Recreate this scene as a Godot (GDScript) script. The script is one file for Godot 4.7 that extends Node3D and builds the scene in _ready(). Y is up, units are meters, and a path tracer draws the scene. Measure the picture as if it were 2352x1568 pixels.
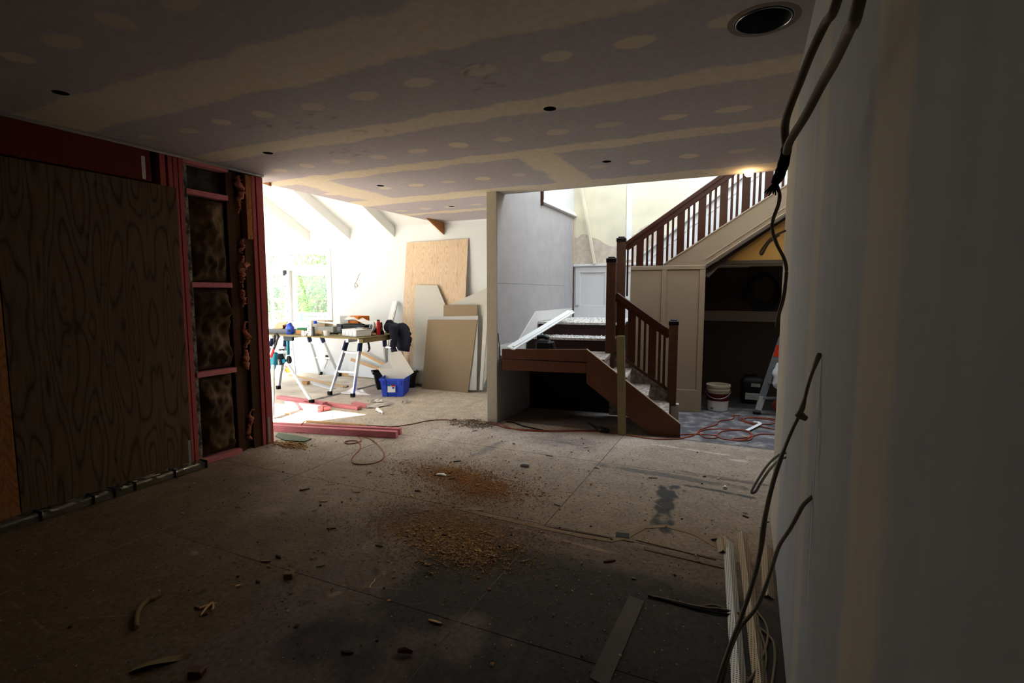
extends Node3D
# A house under renovation: dark room, sunlit extension to the left, old staircase to the right.
var org := Vector3.ZERO
var M := {}
var names := {}
var rng := RandomNumberGenerator.new()

# ---------- mesh helpers (world coordinates, org is the origin of the thing being built) ----------
func mb() -> SurfaceTool:
	var st := SurfaceTool.new()
	st.begin(Mesh.PRIMITIVE_TRIANGLES)
	st.set_smooth_group(-1)
	return st

func face(st: SurfaceTool, p: Array, out: Vector3) -> void:
	var n: Vector3 = (p[1] - p[0]).cross(p[2] - p[0])
	var flip := n.dot(out) > 0.0
	for i in range(1, p.size() - 1):
		var a: Vector3 = p[0] - org
		var b: Vector3 = p[i] - org
		var c: Vector3 = p[i + 1] - org
		st.add_vertex(a)
		if flip:
			st.add_vertex(c); st.add_vertex(b)
		else:
			st.add_vertex(b); st.add_vertex(c)

func bx(st: SurfaceTool, c: Vector3, s: Vector3, b := Basis(), bev := 0.003) -> void:
	var h := s * 0.5
	var v: float = minf(bev, minf(h.x, minf(h.y, h.z)) * 0.45)
	for ax in 3:
		var u := (ax + 1) % 3
		var w := (ax + 2) % 3
		for sg in [-1.0, 1.0]:
			var q := []
			for k in [[-1, -1], [1, -1], [1, 1], [-1, 1]]:
				var p := Vector3.ZERO
				p[ax] = sg * h[ax]
				p[u] = k[0] * (h[u] - v)
				p[w] = k[1] * (h[w] - v)
				q.append(c + b * p)
			var o := Vector3.ZERO
			o[ax] = sg
			face(st, q, b * o)
		if v <= 0.0:
			continue
		for s1 in [-1.0, 1.0]:
			for s2 in [-1.0, 1.0]:
				var e := []
				for k in [[-1, 0], [1, 0], [1, 1], [-1, 1]]:
					var p := Vector3.ZERO
					p[ax] = k[0] * (h[ax] - v)
					p[u] = s1 * (h[u] - (v if k[1] == 0 else 0.0))
					p[w] = s2 * (h[w] - (0.0 if k[1] == 0 else v))
					e.append(c + b * p)
				var o := Vector3.ZERO
				o[u] = s1
				o[w] = s2
				face(st, e, b * o)
	if v > 0.0:
		for sx in [-1.0, 1.0]:
			for sy in [-1.0, 1.0]:
				for sz in [-1.0, 1.0]:
					var t := []
					for ax in 3:
						var p := Vector3(sx * (h.x - v), sy * (h.y - v), sz * (h.z - v))
						p[ax] = [sx, sy, sz][ax] * h[ax]
						t.append(c + b * p)
					face(st, t, b * Vector3(sx, sy, sz))

func bb(st: SurfaceTool, lo: Vector3, hi: Vector3, bev := 0.003) -> void:
	bx(st, (lo + hi) * 0.5, (hi - lo).abs(), Basis(), bev)

func bar(st: SurfaceTool, a: Vector3, b: Vector3, w: float, h: float, up := Vector3.UP, bev := 0.002) -> void:
	var x := (b - a).normalized()
	var z := x.cross(up).normalized()
	var y := z.cross(x)
	bx(st, (a + b) * 0.5, Vector3(a.distance_to(b), h, w), Basis(x, y, z), bev)

func smooth_pts(p: Array, per := 6) -> Array:
	if p.size() < 3:
		return p
	var out := []
	for i in p.size() - 1:
		var a: Vector3 = p[maxi(i - 1, 0)]
		var b: Vector3 = p[i]
		var c: Vector3 = p[i + 1]
		var d: Vector3 = p[mini(i + 2, p.size() - 1)]
		for k in per:
			out.append(b.cubic_interpolate(c, a, d, float(k) / per))
	out.append(p[-1])
	return out

# a tube or any limb: centres, half widths across and up, roughly elliptical; wob gives folds
func limb(st: SurfaceTool, p: Array, rx: Array, ry: Array, n := 8, wob := 0.0, up := Vector3.UP, sq := 1.0) -> void:
	st.set_smooth_group(7)
	var rings := []
	for i in p.size():
		var t: Vector3 = (p[mini(i + 1, p.size() - 1)] - p[maxi(i - 1, 0)]).normalized()
		var s := t.cross(up)
		if s.length() < 0.05:
			s = t.cross(Vector3(0.6, 0.1, 0.8))
		s = s.normalized()
		var v := s.cross(t)
		var f := float(i) / maxf(1.0, p.size() - 1)
		var k := f * (rx.size() - 1)
		var i0 := mini(int(k), maxi(rx.size() - 2, 0))
		var a: float = lerpf(rx[i0], rx[mini(i0 + 1, rx.size() - 1)], k - i0)
		var b: float = lerpf(ry[i0], ry[mini(i0 + 1, ry.size() - 1)], k - i0)
		var r := []
		for j in n:
			var g := TAU * j / n
			var w := 1.0 + (rng.randf_range(-wob, wob) if wob > 0.0 else 0.0)
			var cx := signf(cos(g)) * pow(absf(cos(g)), sq)
			var cy := signf(sin(g)) * pow(absf(sin(g)), sq)
			r.append(p[i] + s * (cx * a * w) + v * (cy * b * w))
		rings.append(r)
	for i in rings.size() - 1:
		for j in n:
			var j2 := (j + 1) % n
			face(st, [rings[i][j], rings[i][j2], rings[i + 1][j2], rings[i + 1][j]], (rings[i][j] + rings[i + 1][j2]) * 0.5 - (p[i] + p[i + 1]) * 0.5)
	st.set_smooth_group(-1)
	face(st, rings[0], p[0] - p[1])
	face(st, rings[-1], p[-1] - p[-2])

func tube(st: SurfaceTool, p: Array, r: float, n := 8, per := 6) -> void:
	limb(st, smooth_pts(p, per), [r, r], [r, r], n)

# profile of (radius, height) turned round the local y axis of xf
func lathe(st: SurfaceTool, xf: Transform3D, prof: Array, n := 24, smooth := true) -> void:
	for i in prof.size() - 1:
		st.set_smooth_group(20 + i if smooth else -1)
		var a: Vector2 = prof[i]
		var b: Vector2 = prof[i + 1]
		var out2 := Vector2(b.y - a.y, a.x - b.x)
		for j in n:
			var g := TAU * j / n
			var h := TAU * (j + 1) / n
			var d0 := Vector3(cos(g), 0, sin(g))
			var d1 := Vector3(cos(h), 0, sin(h))
			var o := (d0 + d1) * 0.5 * out2.x + Vector3.UP * out2.y
			var q := [xf * (d0 * a.x + Vector3.UP * a.y), xf * (d1 * a.x + Vector3.UP * a.y), xf * (d1 * b.x + Vector3.UP * b.y), xf * (d0 * b.x + Vector3.UP * b.y)]
			if a.x < 1e-5:
				q.remove_at(0)
			elif b.x < 1e-5:
				q.remove_at(2)
			face(st, q, xf.basis * o)
	st.set_smooth_group(-1)

# polygon in the xy plane of xf, extruded along its z by d
func prism(st: SurfaceTool, poly: Array, xf: Transform3D, d: float) -> void:
	var pk := PackedVector2Array(poly)
	var idx := Geometry2D.triangulate_polygon(pk)
	var cw := Geometry2D.is_polygon_clockwise(pk)
	for i in range(0, idx.size(), 3):
		var t := []
		var u := []
		for k in 3:
			var q := pk[idx[i + k]]
			t.append(xf * Vector3(q.x, q.y, 0))
			u.append(xf * Vector3(q.x, q.y, d))
		face(st, t, xf.basis.z * -signf(d))
		face(st, u, xf.basis.z * signf(d))
	for i in pk.size():
		var a := pk[i]
		var b := pk[(i + 1) % pk.size()]
		var o2 := Vector2(b.y - a.y, a.x - b.x) * (-1.0 if cw else 1.0)
		face(st, [xf * Vector3(a.x, a.y, 0), xf * Vector3(b.x, b.y, 0), xf * Vector3(b.x, b.y, d), xf * Vector3(a.x, a.y, d)], xf.basis * Vector3(o2.x, o2.y, 0))

# prism given as local-x / local-y polygon on a vertical plane at local z (staircase), thickness towards -z
func plate(st: SurfaceTool, poly: Array, z: float, th: float) -> void:
	prism(st, poly, Transform3D(Basis(), Vector3(0, 0, z)), -th)

# prism of a plan polygon (x, z) from y0 to y1
func slab(st: SurfaceTool, poly: Array, y0: float, y1: float) -> void:
	prism(st, poly, Transform3D(Basis(Vector3.RIGHT, Vector3(0, 0, 1), Vector3.UP), Vector3(0, y0, 0)), y1 - y0)

# a crumpled sheet: f(u, v) -> point, given some thickness
func sheet(st: SurfaceTool, f: Callable, nu: int, nv: int, th := 0.002, up := Vector3.UP) -> void:
	st.set_smooth_group(9)
	for k in 2:
		for i in nu:
			for j in nv:
				var q := []
				for c in [[0, 0], [1, 0], [1, 1], [0, 1]]:
					q.append(f.call(float(i + c[0]) / nu, float(j + c[1]) / nv) + up * (th * k))
				face(st, q, up if k == 1 else -up)
		st.set_smooth_group(11)
	st.set_smooth_group(-1)
	for e in 4:
		var n := nu if e < 2 else nv
		for i in n:
			var a := float(i) / n
			var b := float(i + 1) / n
			var pa: Vector3 = f.call(a, float(e)) if e < 2 else f.call(float(e - 2), a)
			var pb: Vector3 = f.call(b, float(e)) if e < 2 else f.call(float(e - 2), b)
			var inn: Vector3 = f.call(0.5, 0.5)
			face(st, [pa, pb, pb + up * th, pa + up * th], pa - inn)

func numbered(c: String) -> String:
	if not names.has(c):
		names[c] = 0
		return c
	names[c] += 1
	return "%s_%03d" % [c, names[c]]

func at(p: Vector3) -> void:
	org = p

func obj(called: String, st: SurfaceTool, m: Material, parent: Node = self) -> MeshInstance3D:
	st.generate_normals()
	var o := MeshInstance3D.new()
	o.mesh = st.commit()
	o.mesh.surface_set_material(0, m)
	if parent == self:
		o.name = numbered(called)
		o.position = org
	else:
		o.name = numbered_in(parent, called)
	parent.add_child(o, true)
	return o

func numbered_in(parent: Node, c: String) -> String:
	if parent.get_node_or_null(NodePath(c)) == null:
		return c
	var i := 1
	while parent.get_node_or_null(NodePath("%s_%03d" % [c, i])) != null:
		i += 1
	return "%s_%03d" % [c, i]

func thing(called: String, label: String, category: String, p := Vector3.ZERO, group := "") -> Node3D:
	var o := Node3D.new()
	o.name = numbered(called)
	add_child(o, true)
	o.position = p
	org = p
	return tag(o, label, category, group)

func tag(o: Node3D, label: String, category: String, group := "") -> Node3D:
	o.set_meta("label", label)
	o.set_meta("category", category)
	if group != "":
		o.set_meta("group", group)
	return o

func struct(called: String, p := Vector3.ZERO) -> Node3D:
	var o := Node3D.new()
	o.name = called
	add_child(o, true)
	o.position = p
	org = p
	o.set_meta("kind", "structure")
	return o

func said(o: Node3D, label: String) -> Node3D:
	o.set_meta("label", label)
	return o

func box_part(called: String, lo: Vector3, hi: Vector3, m: Material, parent: Node, bev := 0.003) -> MeshInstance3D:
	var st := mb()
	bb(st, lo, hi, bev)
	return obj(called, st, m, parent)

# ---------- textures and materials ----------
func noise_bytes(n: int, freq: float, sd: int, oct := 3) -> PackedByteArray:
	var f := FastNoiseLite.new()
	f.noise_type = FastNoiseLite.TYPE_SIMPLEX
	f.seed = sd
	f.frequency = freq
	f.fractal_octaves = oct
	return f.get_image(n, n, false, false, false).get_data()

func to_tex(b: PackedByteArray, n: int, m := 0) -> ImageTexture:
	return ImageTexture.create_from_image(Image.create_from_data(n, m if m > 0 else n, false, Image.FORMAT_RGB8, b))

func noise_tex(c: Array, pos: Array, freq: float, sd: int, size := 256, oct := 4, stretch := Vector2.ONE) -> NoiseTexture2D:
	var f := FastNoiseLite.new()
	f.seed = sd
	f.frequency = freq
	f.fractal_octaves = oct
	var t := NoiseTexture2D.new()
	t.width = size
	t.height = size
	t.seamless = true
	t.noise = f
	var g := Gradient.new()
	g.colors = PackedColorArray(c)
	g.offsets = PackedFloat32Array(pos)
	t.color_ramp = g
	return t

func put3(b: PackedByteArray, i: int, c: Color) -> void:
	b[i] = int(clampf(c.r, 0, 1) * 255.0)
	b[i + 1] = int(clampf(c.g, 0, 1) * 255.0)
	b[i + 2] = int(clampf(c.b, 0, 1) * 255.0)

# wood grain: along = stretch of the figure; rings = how many growth lines show
func grain(n: int, light: Color, dark: Color, rings: float, fx: float, fy: float, sd: int, vertical := true, knots := 0.0) -> ImageTexture:
	var f := FastNoiseLite.new()
	f.noise_type = FastNoiseLite.TYPE_SIMPLEX_SMOOTH
	f.seed = sd
	f.fractal_octaves = 2
	f.frequency = 1.0
	var b := PackedByteArray()
	b.resize(n * n * 3)
	for y in n:
		for x in n:
			var u := float(x) / n
			var v := float(y) / n
			if not vertical:
				var t := u
				u = v
				v = t
			# mirror so that the tile repeats without a seam
			u = absf(u * 2.0 - 1.0)
			v = absf(v * 2.0 - 1.0)
			var w := f.get_noise_2d(u * fx, v * fy)
			var k := fposmod(w * rings, 1.0)
			var line := pow(1.0 - absf(k * 2.0 - 1.0), 4.0)
			var fine := f.get_noise_2d(u * 90.0, v * 5.0 + 40.0) * 0.22
			var kn := 0.0
			if knots > 0.0:
				kn = clampf((f.get_noise_2d(u * 9.0 + 70.0, v * 5.0) - 0.62) * knots, 0.0, 0.7)
			put3(b, (y * n + x) * 3, light.lerp(dark, clampf(line * 0.75 + fine + 0.18 + kn, 0.0, 1.0)))
	return to_tex(b, n)

func mat(c: Color, rough := 0.85, tex: Texture2D = null, scale := 1.0, world := false, bump := 0.0) -> StandardMaterial3D:
	var m := StandardMaterial3D.new()
	m.albedo_color = c
	m.roughness = rough
	m.metallic_specular = 0.4
	if tex:
		m.albedo_texture = tex
		m.uv1_triplanar = true
		m.uv1_world_triplanar = world
		m.uv1_triplanar_sharpness = 8.0
		m.uv1_scale = Vector3.ONE * scale
		if bump > 0.0:
			m.heightmap_enabled = true
			m.heightmap_texture = tex
			m.heightmap_scale = bump
	return m

func metal(c: Color, rough: float) -> StandardMaterial3D:
	var m := mat(c, rough)
	m.metallic = 1.0
	return m

const CEIL_STRIPS := [[-2.15, 0.24], [-3.28, 0.14], [-4.34, 0.13], [-5.8, 0.2], [-6.9, 0.11], [-0.95, 0.2]]

func ceiling_texture() -> ImageTexture:
	var n := 1024
	var s := 8.0 / n
	var paper := Color(0.69, 0.663, 0.685)
	var cream := Color(0.82, 0.775, 0.69)
	var nb := noise_bytes(n, 0.012, 5)
	var nf := noise_bytes(n, 0.09, 6, 2)
	var b := PackedByteArray()
	b.resize(n * n * 3)
	for y in n:
		var z := -8.0 + (y + 0.5) * s
		for x in n:
			var i := y * n + x
			var xx := -6.0 + (x + 0.5) * s
			var wob := (nb[i] / 255.0 - 0.5) * 0.09 + (nf[i] / 255.0 - 0.5) * 0.012
			var k := 0.0
			for t in CEIL_STRIPS:
				var d: float = t[1] - absf(z - t[0]) + wob
				k = maxf(k, clampf(d / 0.035, 0.0, 1.0))
			# butt joints across the sheets, and the stopped edge of the flat ceiling
			if z < -4.4 and z > -5.7:
				k = maxf(k, clampf((0.21 - absf(xx + 1.80) + wob) / 0.05, 0.0, 1.0))
				k = maxf(k, clampf((0.26 - absf(xx + 4.5) + wob) / 0.06, 0.0, 0.9))
			var c := paper.lerp(cream, k)
			var g := 0.96 + nf[i] / 255.0 * 0.06
			put3(b, i * 3, Color(c.r * g, c.g * g, c.b * g))
	# screw patches: rows of oval dabs of stopping compound
	var dabs := []
	for row in [-1.52, -2.67, -3.88, -5.06, -6.52, -0.4]:
		for kx in 14:
			dabs.append([-0.13 - 0.425 * kx, row, 0.11, 0.08, 1.0])
	for p in [Vector2(-2.89, -1.69), Vector2(-2.98, -1.86), Vector2(-3.16, -3.03), Vector2(-1.80, -3.01), Vector2(-3.86, -3.09)]:
		dabs.append([p.x, p.y, 0.06, 0.04, 0.25])
	rng.seed = 44
	for d in dabs:
		var cx: float = d[0] + rng.randf_range(-0.02, 0.02)
		var cz: float = d[1] + rng.randf_range(-0.025, 0.025)
		var ra: float = d[2] * rng.randf_range(0.75, 1.15)
		var rb: float = d[3] * rng.randf_range(0.8, 1.2)
		var st: float = d[4] * rng.randf_range(0.55, 1.0)
		for y in range(int((cz - 0.13 + 8.0) / s), int((cz + 0.13 + 8.0) / s)):
			for x in range(int((cx - 0.16 + 6.0) / s), int((cx + 0.16 + 6.0) / s)):
				if x < 0 or y < 0 or x >= n or y >= n:
					continue
				var i := y * n + x
				var dx := (-6.0 + (x + 0.5) * s - cx) / ra
				var dz := (-8.0 + (y + 0.5) * s - cz) / rb
				var e: float = clampf((1.0 - pow(absf(dx), 1.6) - pow(absf(dz), 1.9) + (nb[i] / 255.0 - 0.5) * 0.5) * 4.0, 0.0, 1.0) * st
				if e > 0.0:
					var o := Color(b[i * 3] / 255.0, b[i * 3 + 1] / 255.0, b[i * 3 + 2] / 255.0)
					put3(b, i * 3, o.lerp(cream, e))
	# grey hand and tool smudges
	for p in [Vector2(-2.83, -2.84), Vector2(-3.08, -2.95), Vector2(-1.44, -2.83), Vector2(-3.36, -2.85), Vector2(-2.65, -3.27), Vector2(-3.17, -3.73), Vector2(-3.28, -3.57), Vector2(-1.40, -2.58)]:
		for k in 5:
			_splat(b, n, s, p.x + rng.randf_range(-0.12, 0.12), p.y + rng.randf_range(-0.08, 0.08), 0.07, 0.02, rng.randf_range(-1, 1), Color(0.40, 0.37, 0.37), 0.30, nf)
	return to_tex(b, n)

func _splat(b: PackedByteArray, n: int, s: float, cx: float, cz: float, rx: float, rz: float, ang: float, c: Color, amount: float, nz: PackedByteArray, hard := 1.0) -> void:
	var r := maxf(rx, rz) * 1.3
	var ca := cos(ang)
	var sa := sin(ang)
	for y in range(maxi(0, int((cz - r + 8.0) / s)), mini(n, int((cz + r + 8.0) / s))):
		for x in range(maxi(0, int((cx - r + 6.0) / s)), mini(n, int((cx + r + 6.0) / s))):
			var i := y * n + x
			var px := -6.0 + (x + 0.5) * s - cx
			var pz := -8.0 + (y + 0.5) * s - cz
			var u := (px * ca + pz * sa) / rx
			var v := (-px * sa + pz * ca) / rz
			var q := maxf(absf(u), absf(v)) if hard > 3.0 else sqrt(u * u + v * v)
			var e := clampf((1.0 - q + (nz[i] / 255.0 - 0.5) * 1.1) * hard, 0.0, 1.0) * amount
			if e > 0.0:
				var o := Color(b[i * 3] / 255.0, b[i * 3 + 1] / 255.0, b[i * 3 + 2] / 255.0)
				put3(b, i * 3, o.lerp(c, e))

func floor_texture() -> ImageTexture:
	var n := 1024
	var s := 8.0 / n
	var nb := noise_bytes(n, 0.006, 15)
	var nm := noise_bytes(n, 0.03, 16)
	var nf := noise_bytes(n, 0.22, 17, 2)
	var board := Color(0.61, 0.55, 0.49)
	var dust := Color(0.82, 0.77, 0.71)
	var dark := Color(0.25, 0.245, 0.245)
	var brown := Color(0.42, 0.35, 0.275)
	var mauve := Color(0.46, 0.40, 0.39)
	var slate := Color(0.38, 0.375, 0.395)
	var b := PackedByteArray()
	b.resize(n * n * 3)
	for y in n:
		var z := -8.0 + (y + 0.5) * s
		for x in n:
			var i := y * n + x
			var xx := -6.0 + (x + 0.5) * s
			var a := nb[i] / 255.0 - 0.5
			var m := nm[i] / 255.0 - 0.5
			var f := nf[i] / 255.0 - 0.5
			var c := board
			# pale plaster dust towards the extension
			c = c.lerp(dust, clampf((-z - 4.2 - (xx + 2.5) * 0.6 + a * 1.2) * 0.55, 0.0, 1.0))
			# browner, dirtier in the near left
			c = c.lerp(brown, clampf((z + 3.1 - xx * 0.12 + a * 1.6) * 0.7, 0.0, 0.85))
			# strip of old mauve boards, then the black glue of lifted floor covering
			var e := z + 3.34 + (xx + 1.0) * 0.03 + m * 0.10
			if xx > -2.6:
				c = c.lerp(mauve, clampf(e * 9.0, 0.0, 1.0) * clampf((xx + 2.6 + a) * 2.0, 0.0, 0.8))
			c = c.lerp(dark, clampf((z + 3.02 + m * 0.16) * 6.0, 0.0, 1.0) * clampf((xx + 1.95 - (z + 2.9) * 0.25 + a * 1.5 + m * 0.5) * 2.2, 0.0, 1.0) * 0.93)
			# blue grey vinyl beyond the edge at the stairs
			if z < -5.995 and xx > -1.0:
				c = slate.lerp(dust, clampf(0.12 + m * 0.9, 0.0, 0.5))
			elif z < -5.95 and xx > -2.85:
				c = c.lerp(Color(0.30, 0.26, 0.24), 0.5)
			var g := 1.0 + f * 0.16 + m * 0.14
			put3(b, i * 3, Color(c.r * g, c.g * g, c.b * g))
	rng.seed = 7
	# painted or glued marks that stay on the boards
	_splat(b, n, s, -0.53, -4.08, 0.075, 0.44, -0.06, Color(0.25, 0.26, 0.27), 0.9, nm, 3.5)
	_splat(b, n, s, -0.2, -4.52, 0.42, 0.035, 0.12, Color(0.27, 0.27, 0.27), 0.9, nm, 2.0)
	_splat(b, n, s, -0.6, -4.72, 0.85, 0.07, 0.06, Color(0.36, 0.34, 0.34), 0.7, nm, 2.0)
	_splat(b, n, s, -0.1, -4.85, 0.5, 0.05, 0.08, Color(0.40, 0.35, 0.33), 0.7, nm, 2.0)
	_splat(b, n, s, -2.45, -4.75, 0.07, 0.36, 0.1, Color(0.44, 0.44, 0.44), 0.6, nm, 2.0)
	_splat(b, n, s, -1.75, -5.3, 0.30, 0.05, 0.1, Color(0.38, 0.37, 0.38), 0.7, nm, 2.0)
	_splat(b, n, s, -1.75, -5.35, 0.65, 0.30, 0.1, Color(0.48, 0.42, 0.41), 0.6, nm, 1.5)
	_splat(b, n, s, -0.45, -5.62, 0.50, 0.025, 0.1, Color(0.80, 0.76, 0.70), 0.75, nm, 2.0)
	_splat(b, n, s, -0.05, -5.45, 0.10, 0.06, 0.1, Color(0.80, 0.76, 0.72), 0.6, nm, 2.0)
	_splat(b, n, s, -1.05, -3.16, 0.6, 0.02, 0.09, Color(0.72, 0.63, 0.55), 0.7, nm, 2.0)
	# orange sawdust ground into the floor under the two piles
	for p in [[-2.05, -3.82, 0.42, 0.24, 0.75], [-2.45, -3.98, 0.30, 0.16, 0.6], [-1.78, -2.98, 0.46, 0.26, 0.7], [-2.15, -2.88, 0.28, 0.18, 0.55], [-1.55, -2.72, 0.3, 0.2, 0.5], [-2.05, -3.4, 0.7, 0.5, 0.22]]:
		_splat(b, n, s, p[0], p[1], p[2], p[3], 0.1, Color(0.52, 0.36, 0.20), p[4], nm, 1.2)
	_splat(b, n, s, -1.75, -2.55, 0.1, 0.09, 0.0, Color(0.30, 0.31, 0.32), 0.8, nm, 2.5)
	_splat(b, n, s, -1.55, -2.75, 0.06, 0.09, 0.3, Color(0.31, 0.32, 0.33), 0.8, nm, 2.5)
	for k in 90:
		var px := rng.randf_range(-3.6, 0.1)
		var pz := rng.randf_range(-4.6, -1.0)
		_splat(b, n, s, px, pz, rng.randf_range(0.012, 0.05), rng.randf_range(0.01, 0.03), rng.randf_range(0, 3), [Color(0.68, 0.66, 0.62), Color(0.45, 0.31, 0.2), Color(0.22, 0.2, 0.19)][k % 3], rng.randf_range(0.25, 0.7), nm, 2.0)
	for k in 26:
		_splat(b, n, s, rng.randf_range(-4.4, -0.2), rng.randf_range(-5.6, -1.2), rng.randf_range(0.15, 0.4), 0.006, rng.randf_range(-0.6, 0.9), Color(0.72, 0.68, 0.62), 0.4, nm, 2.0)
	return to_tex(b, n)

func bands_texture() -> ImageTexture:
	# right wall: 4 m of papered board with cream stopping over each joint, the same from top to bottom
	var n := 512
	var h := 64
	var paper := Color(0.66, 0.665, 0.675)
	var cream := Color(0.77, 0.725, 0.645)
	var nz := noise_bytes(n, 0.05, 31)
	var b := PackedByteArray()
	b.resize(n * h * 3)
	for y in h:
		for x in n:
			var u := (x + 0.5) / n * 5.0    # metres along -z
			var w := (nz[y * n + x] / 255.0 - 0.5)
			var k := 0.0
			for t in [[1.10, 0.17, 0.8], [2.10, 0.13, 0.55], [2.36, 0.04, 0.25], [3.72, 0.42, 0.75], [0.45, 0.1, 0.2]]:
				k = maxf(k, clampf((t[1] - absf(u - t[0]) + w * 0.03) / 0.06, 0.0, 1.0) * t[2])
			var c := paper.lerp(cream, k)
			var g := 1.0 + w * 0.05
			put3(b, (y * n + x) * 3, Color(c.r * g, c.g * g, c.b * g))
	return to_tex(b, n, h)

func make_materials() -> void:
	M.ply = mat(Color(1, 1, 1), 0.85, grain(512, Color(0.44, 0.36, 0.285), Color(0.23, 0.165, 0.12), 4.2, 4.6, 0.75, 3, true, 3.5), 0.36)
	M.ply_pale = mat(Color(1, 1, 1), 0.75, grain(384, Color(0.88, 0.80, 0.70), Color(0.76, 0.62, 0.49), 6.0, 5.0, 0.9, 8, true, 1.0), 0.45)
	M.ply_orange = mat(Color(1, 1, 1), 0.8, grain(256, Color(0.70, 0.48, 0.28), Color(0.50, 0.31, 0.16), 6.0, 5.0, 1.0, 33, true), 0.5)
	M.stain_v = mat(Color(1, 1, 1), 0.38, grain(256, Color(0.31, 0.15, 0.08), Color(0.18, 0.078, 0.04), 7.0, 14.0, 0.8, 12, true), 1.4)
	M.stain_h = mat(Color(1, 1, 1), 0.45, grain(256, Color(0.43, 0.265, 0.175), Color(0.31, 0.175, 0.11), 7.0, 14.0, 0.8, 13, false), 1.1)
	M.stain_worn = mat(Color(1, 1, 1), 0.6, grain(256, Color(0.38, 0.24, 0.155), Color(0.20, 0.10, 0.06), 5.0, 12.0, 1.6, 14, true, 3.0), 1.2)
	M.riser = mat(Color(1, 1, 1), 0.5, grain(192, Color(0.22, 0.10, 0.07), Color(0.14, 0.055, 0.04), 6.0, 12.0, 0.8, 15, false), 1.2)
	M.cap = mat(Color(0.10, 0.07, 0.06), 0.3)
	M.pink = mat(Color(1, 1, 1), 0.8, grain(192, Color(0.74, 0.37, 0.37), Color(0.60, 0.26, 0.27), 4.0, 10.0, 0.7, 16, true), 1.6)
	M.pink_h = mat(Color(1, 1, 1), 0.8, grain(192, Color(0.87, 0.55, 0.57), Color(0.74, 0.40, 0.43), 4.0, 10.0, 0.7, 17, false), 1.6)
	M.lintel = mat(Color(0.50, 0.30, 0.28), 0.85, M.pink_h.albedo_texture, 1.2)
	M.pine = mat(Color(1, 1, 1), 0.8, grain(192, Color(0.86, 0.72, 0.55), Color(0.74, 0.56, 0.38), 4.0, 10.0, 0.8, 18, false), 1.4)
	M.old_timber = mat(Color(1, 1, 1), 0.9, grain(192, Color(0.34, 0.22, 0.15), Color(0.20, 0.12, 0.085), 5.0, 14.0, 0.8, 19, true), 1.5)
	M.prop = mat(Color(0.88, 0.86, 0.76), 0.85, M.pine.albedo_texture, 1.2)
	M.prop.albedo_texture = grain(192, Color(0.62, 0.57, 0.46), Color(0.50, 0.44, 0.33), 4.0, 12.0, 0.8, 20, true)
	M.wool = mat(Color(1, 1, 1), 1.0, noise_tex([Color(0.16, 0.12, 0.09), Color(0.34, 0.27, 0.20), Color(0.50, 0.42, 0.32)], [0.0, 0.5, 1.0], 0.014, 4, 256, 5), 0.9, false, 1.0)
	M.wool_pink = mat(Color(1, 1, 1), 1.0, noise_tex([Color(0.55, 0.30, 0.24), Color(0.82, 0.55, 0.45)], [0.1, 0.9], 0.06, 5, 128), 5.0, false, 1.0)
	M.build_paper = mat(Color(1, 1, 1), 0.9, noise_tex([Color(0.16, 0.16, 0.15), Color(0.34, 0.33, 0.31)], [0.2, 0.9], 0.02, 6, 128), 2.0)
	M.grey_strip = mat(Color(1, 1, 1), 0.9, noise_tex([Color(0.25, 0.24, 0.23), Color(0.62, 0.60, 0.57)], [0.3, 0.75], 0.03, 7, 128), 3.0)
	M.paper = mat(Color(0.665, 0.65, 0.65), 0.9, noise_tex([Color(0.95, 0.95, 0.95), Color(1, 1, 1)], [0.0, 1.0], 0.02, 9, 128), 1.0)
	M.cream_edge = mat(Color(0.77, 0.73, 0.65), 0.9, noise_tex([Color(0.94, 0.94, 0.94), Color(1, 1, 1)], [0.0, 1.0], 0.05, 9, 128), 2.0)
	M.white_wall = mat(Color(0.87, 0.885, 0.89), 0.8)
	M.white_trim = mat(Color(0.93, 0.93, 0.925), 0.5)
	M.old_white = mat(Color(0.84, 0.83, 0.82), 0.55)
	M.cream_paint = mat(Color(0.66, 0.58, 0.485), 0.6)
	M.yellow_wall = mat(Color(0.92, 0.885, 0.77), 0.85, noise_tex([Color(0.93, 0.93, 0.94), Color(1, 1, 1)], [0.2, 0.8], 0.01, 21, 256), 0.5)
	M.ochre_wall = mat(Color(0.80, 0.62, 0.34), 0.85)
	M.plaster = mat(Color(0.83, 0.77, 0.70), 0.95, noise_tex([Color(0.93, 0.92, 0.91), Color(1, 1, 1)], [0.2, 0.8], 0.03, 22, 256), 1.2)
	M.shade_brown = mat(Color(0.23, 0.19, 0.165), 0.95)  # brown darkened to stand for shade in unlit places
	M.shade_black = mat(Color(0.13, 0.105, 0.09), 1.0)  # near-black colour standing for the shade under the landing
	M.void = mat(Color(0.02, 0.02, 0.02), 1.0)
	M.soffit = mat(Color(0.36, 0.31, 0.27), 0.8)
	M.hall = mat(Color(0.5, 0.46, 0.42), 0.9)
	M.alu = metal(Color(0.82, 0.83, 0.84), 0.42)
	M.zinc = metal(Color(0.62, 0.63, 0.64), 0.38)
	M.black = mat(Color(0.035, 0.035, 0.037), 0.5)
	M.rubber = mat(Color(0.05, 0.05, 0.05), 0.8)
	M.grey = mat(Color(0.45, 0.46, 0.48), 0.6)
	M.grey_case = mat(Color(0.24, 0.25, 0.28), 0.6)
	M.pale_grey = mat(Color(0.72, 0.72, 0.71), 0.8)
	M.white = mat(Color(0.92, 0.92, 0.92), 0.6)
	M.blue = mat(Color(0.19, 0.32, 0.80), 0.5)
	M.navy_plastic = mat(Color(0.05, 0.13, 0.30), 0.5)
	M.teal = mat(Color(0.02, 0.42, 0.52), 0.4)
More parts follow.
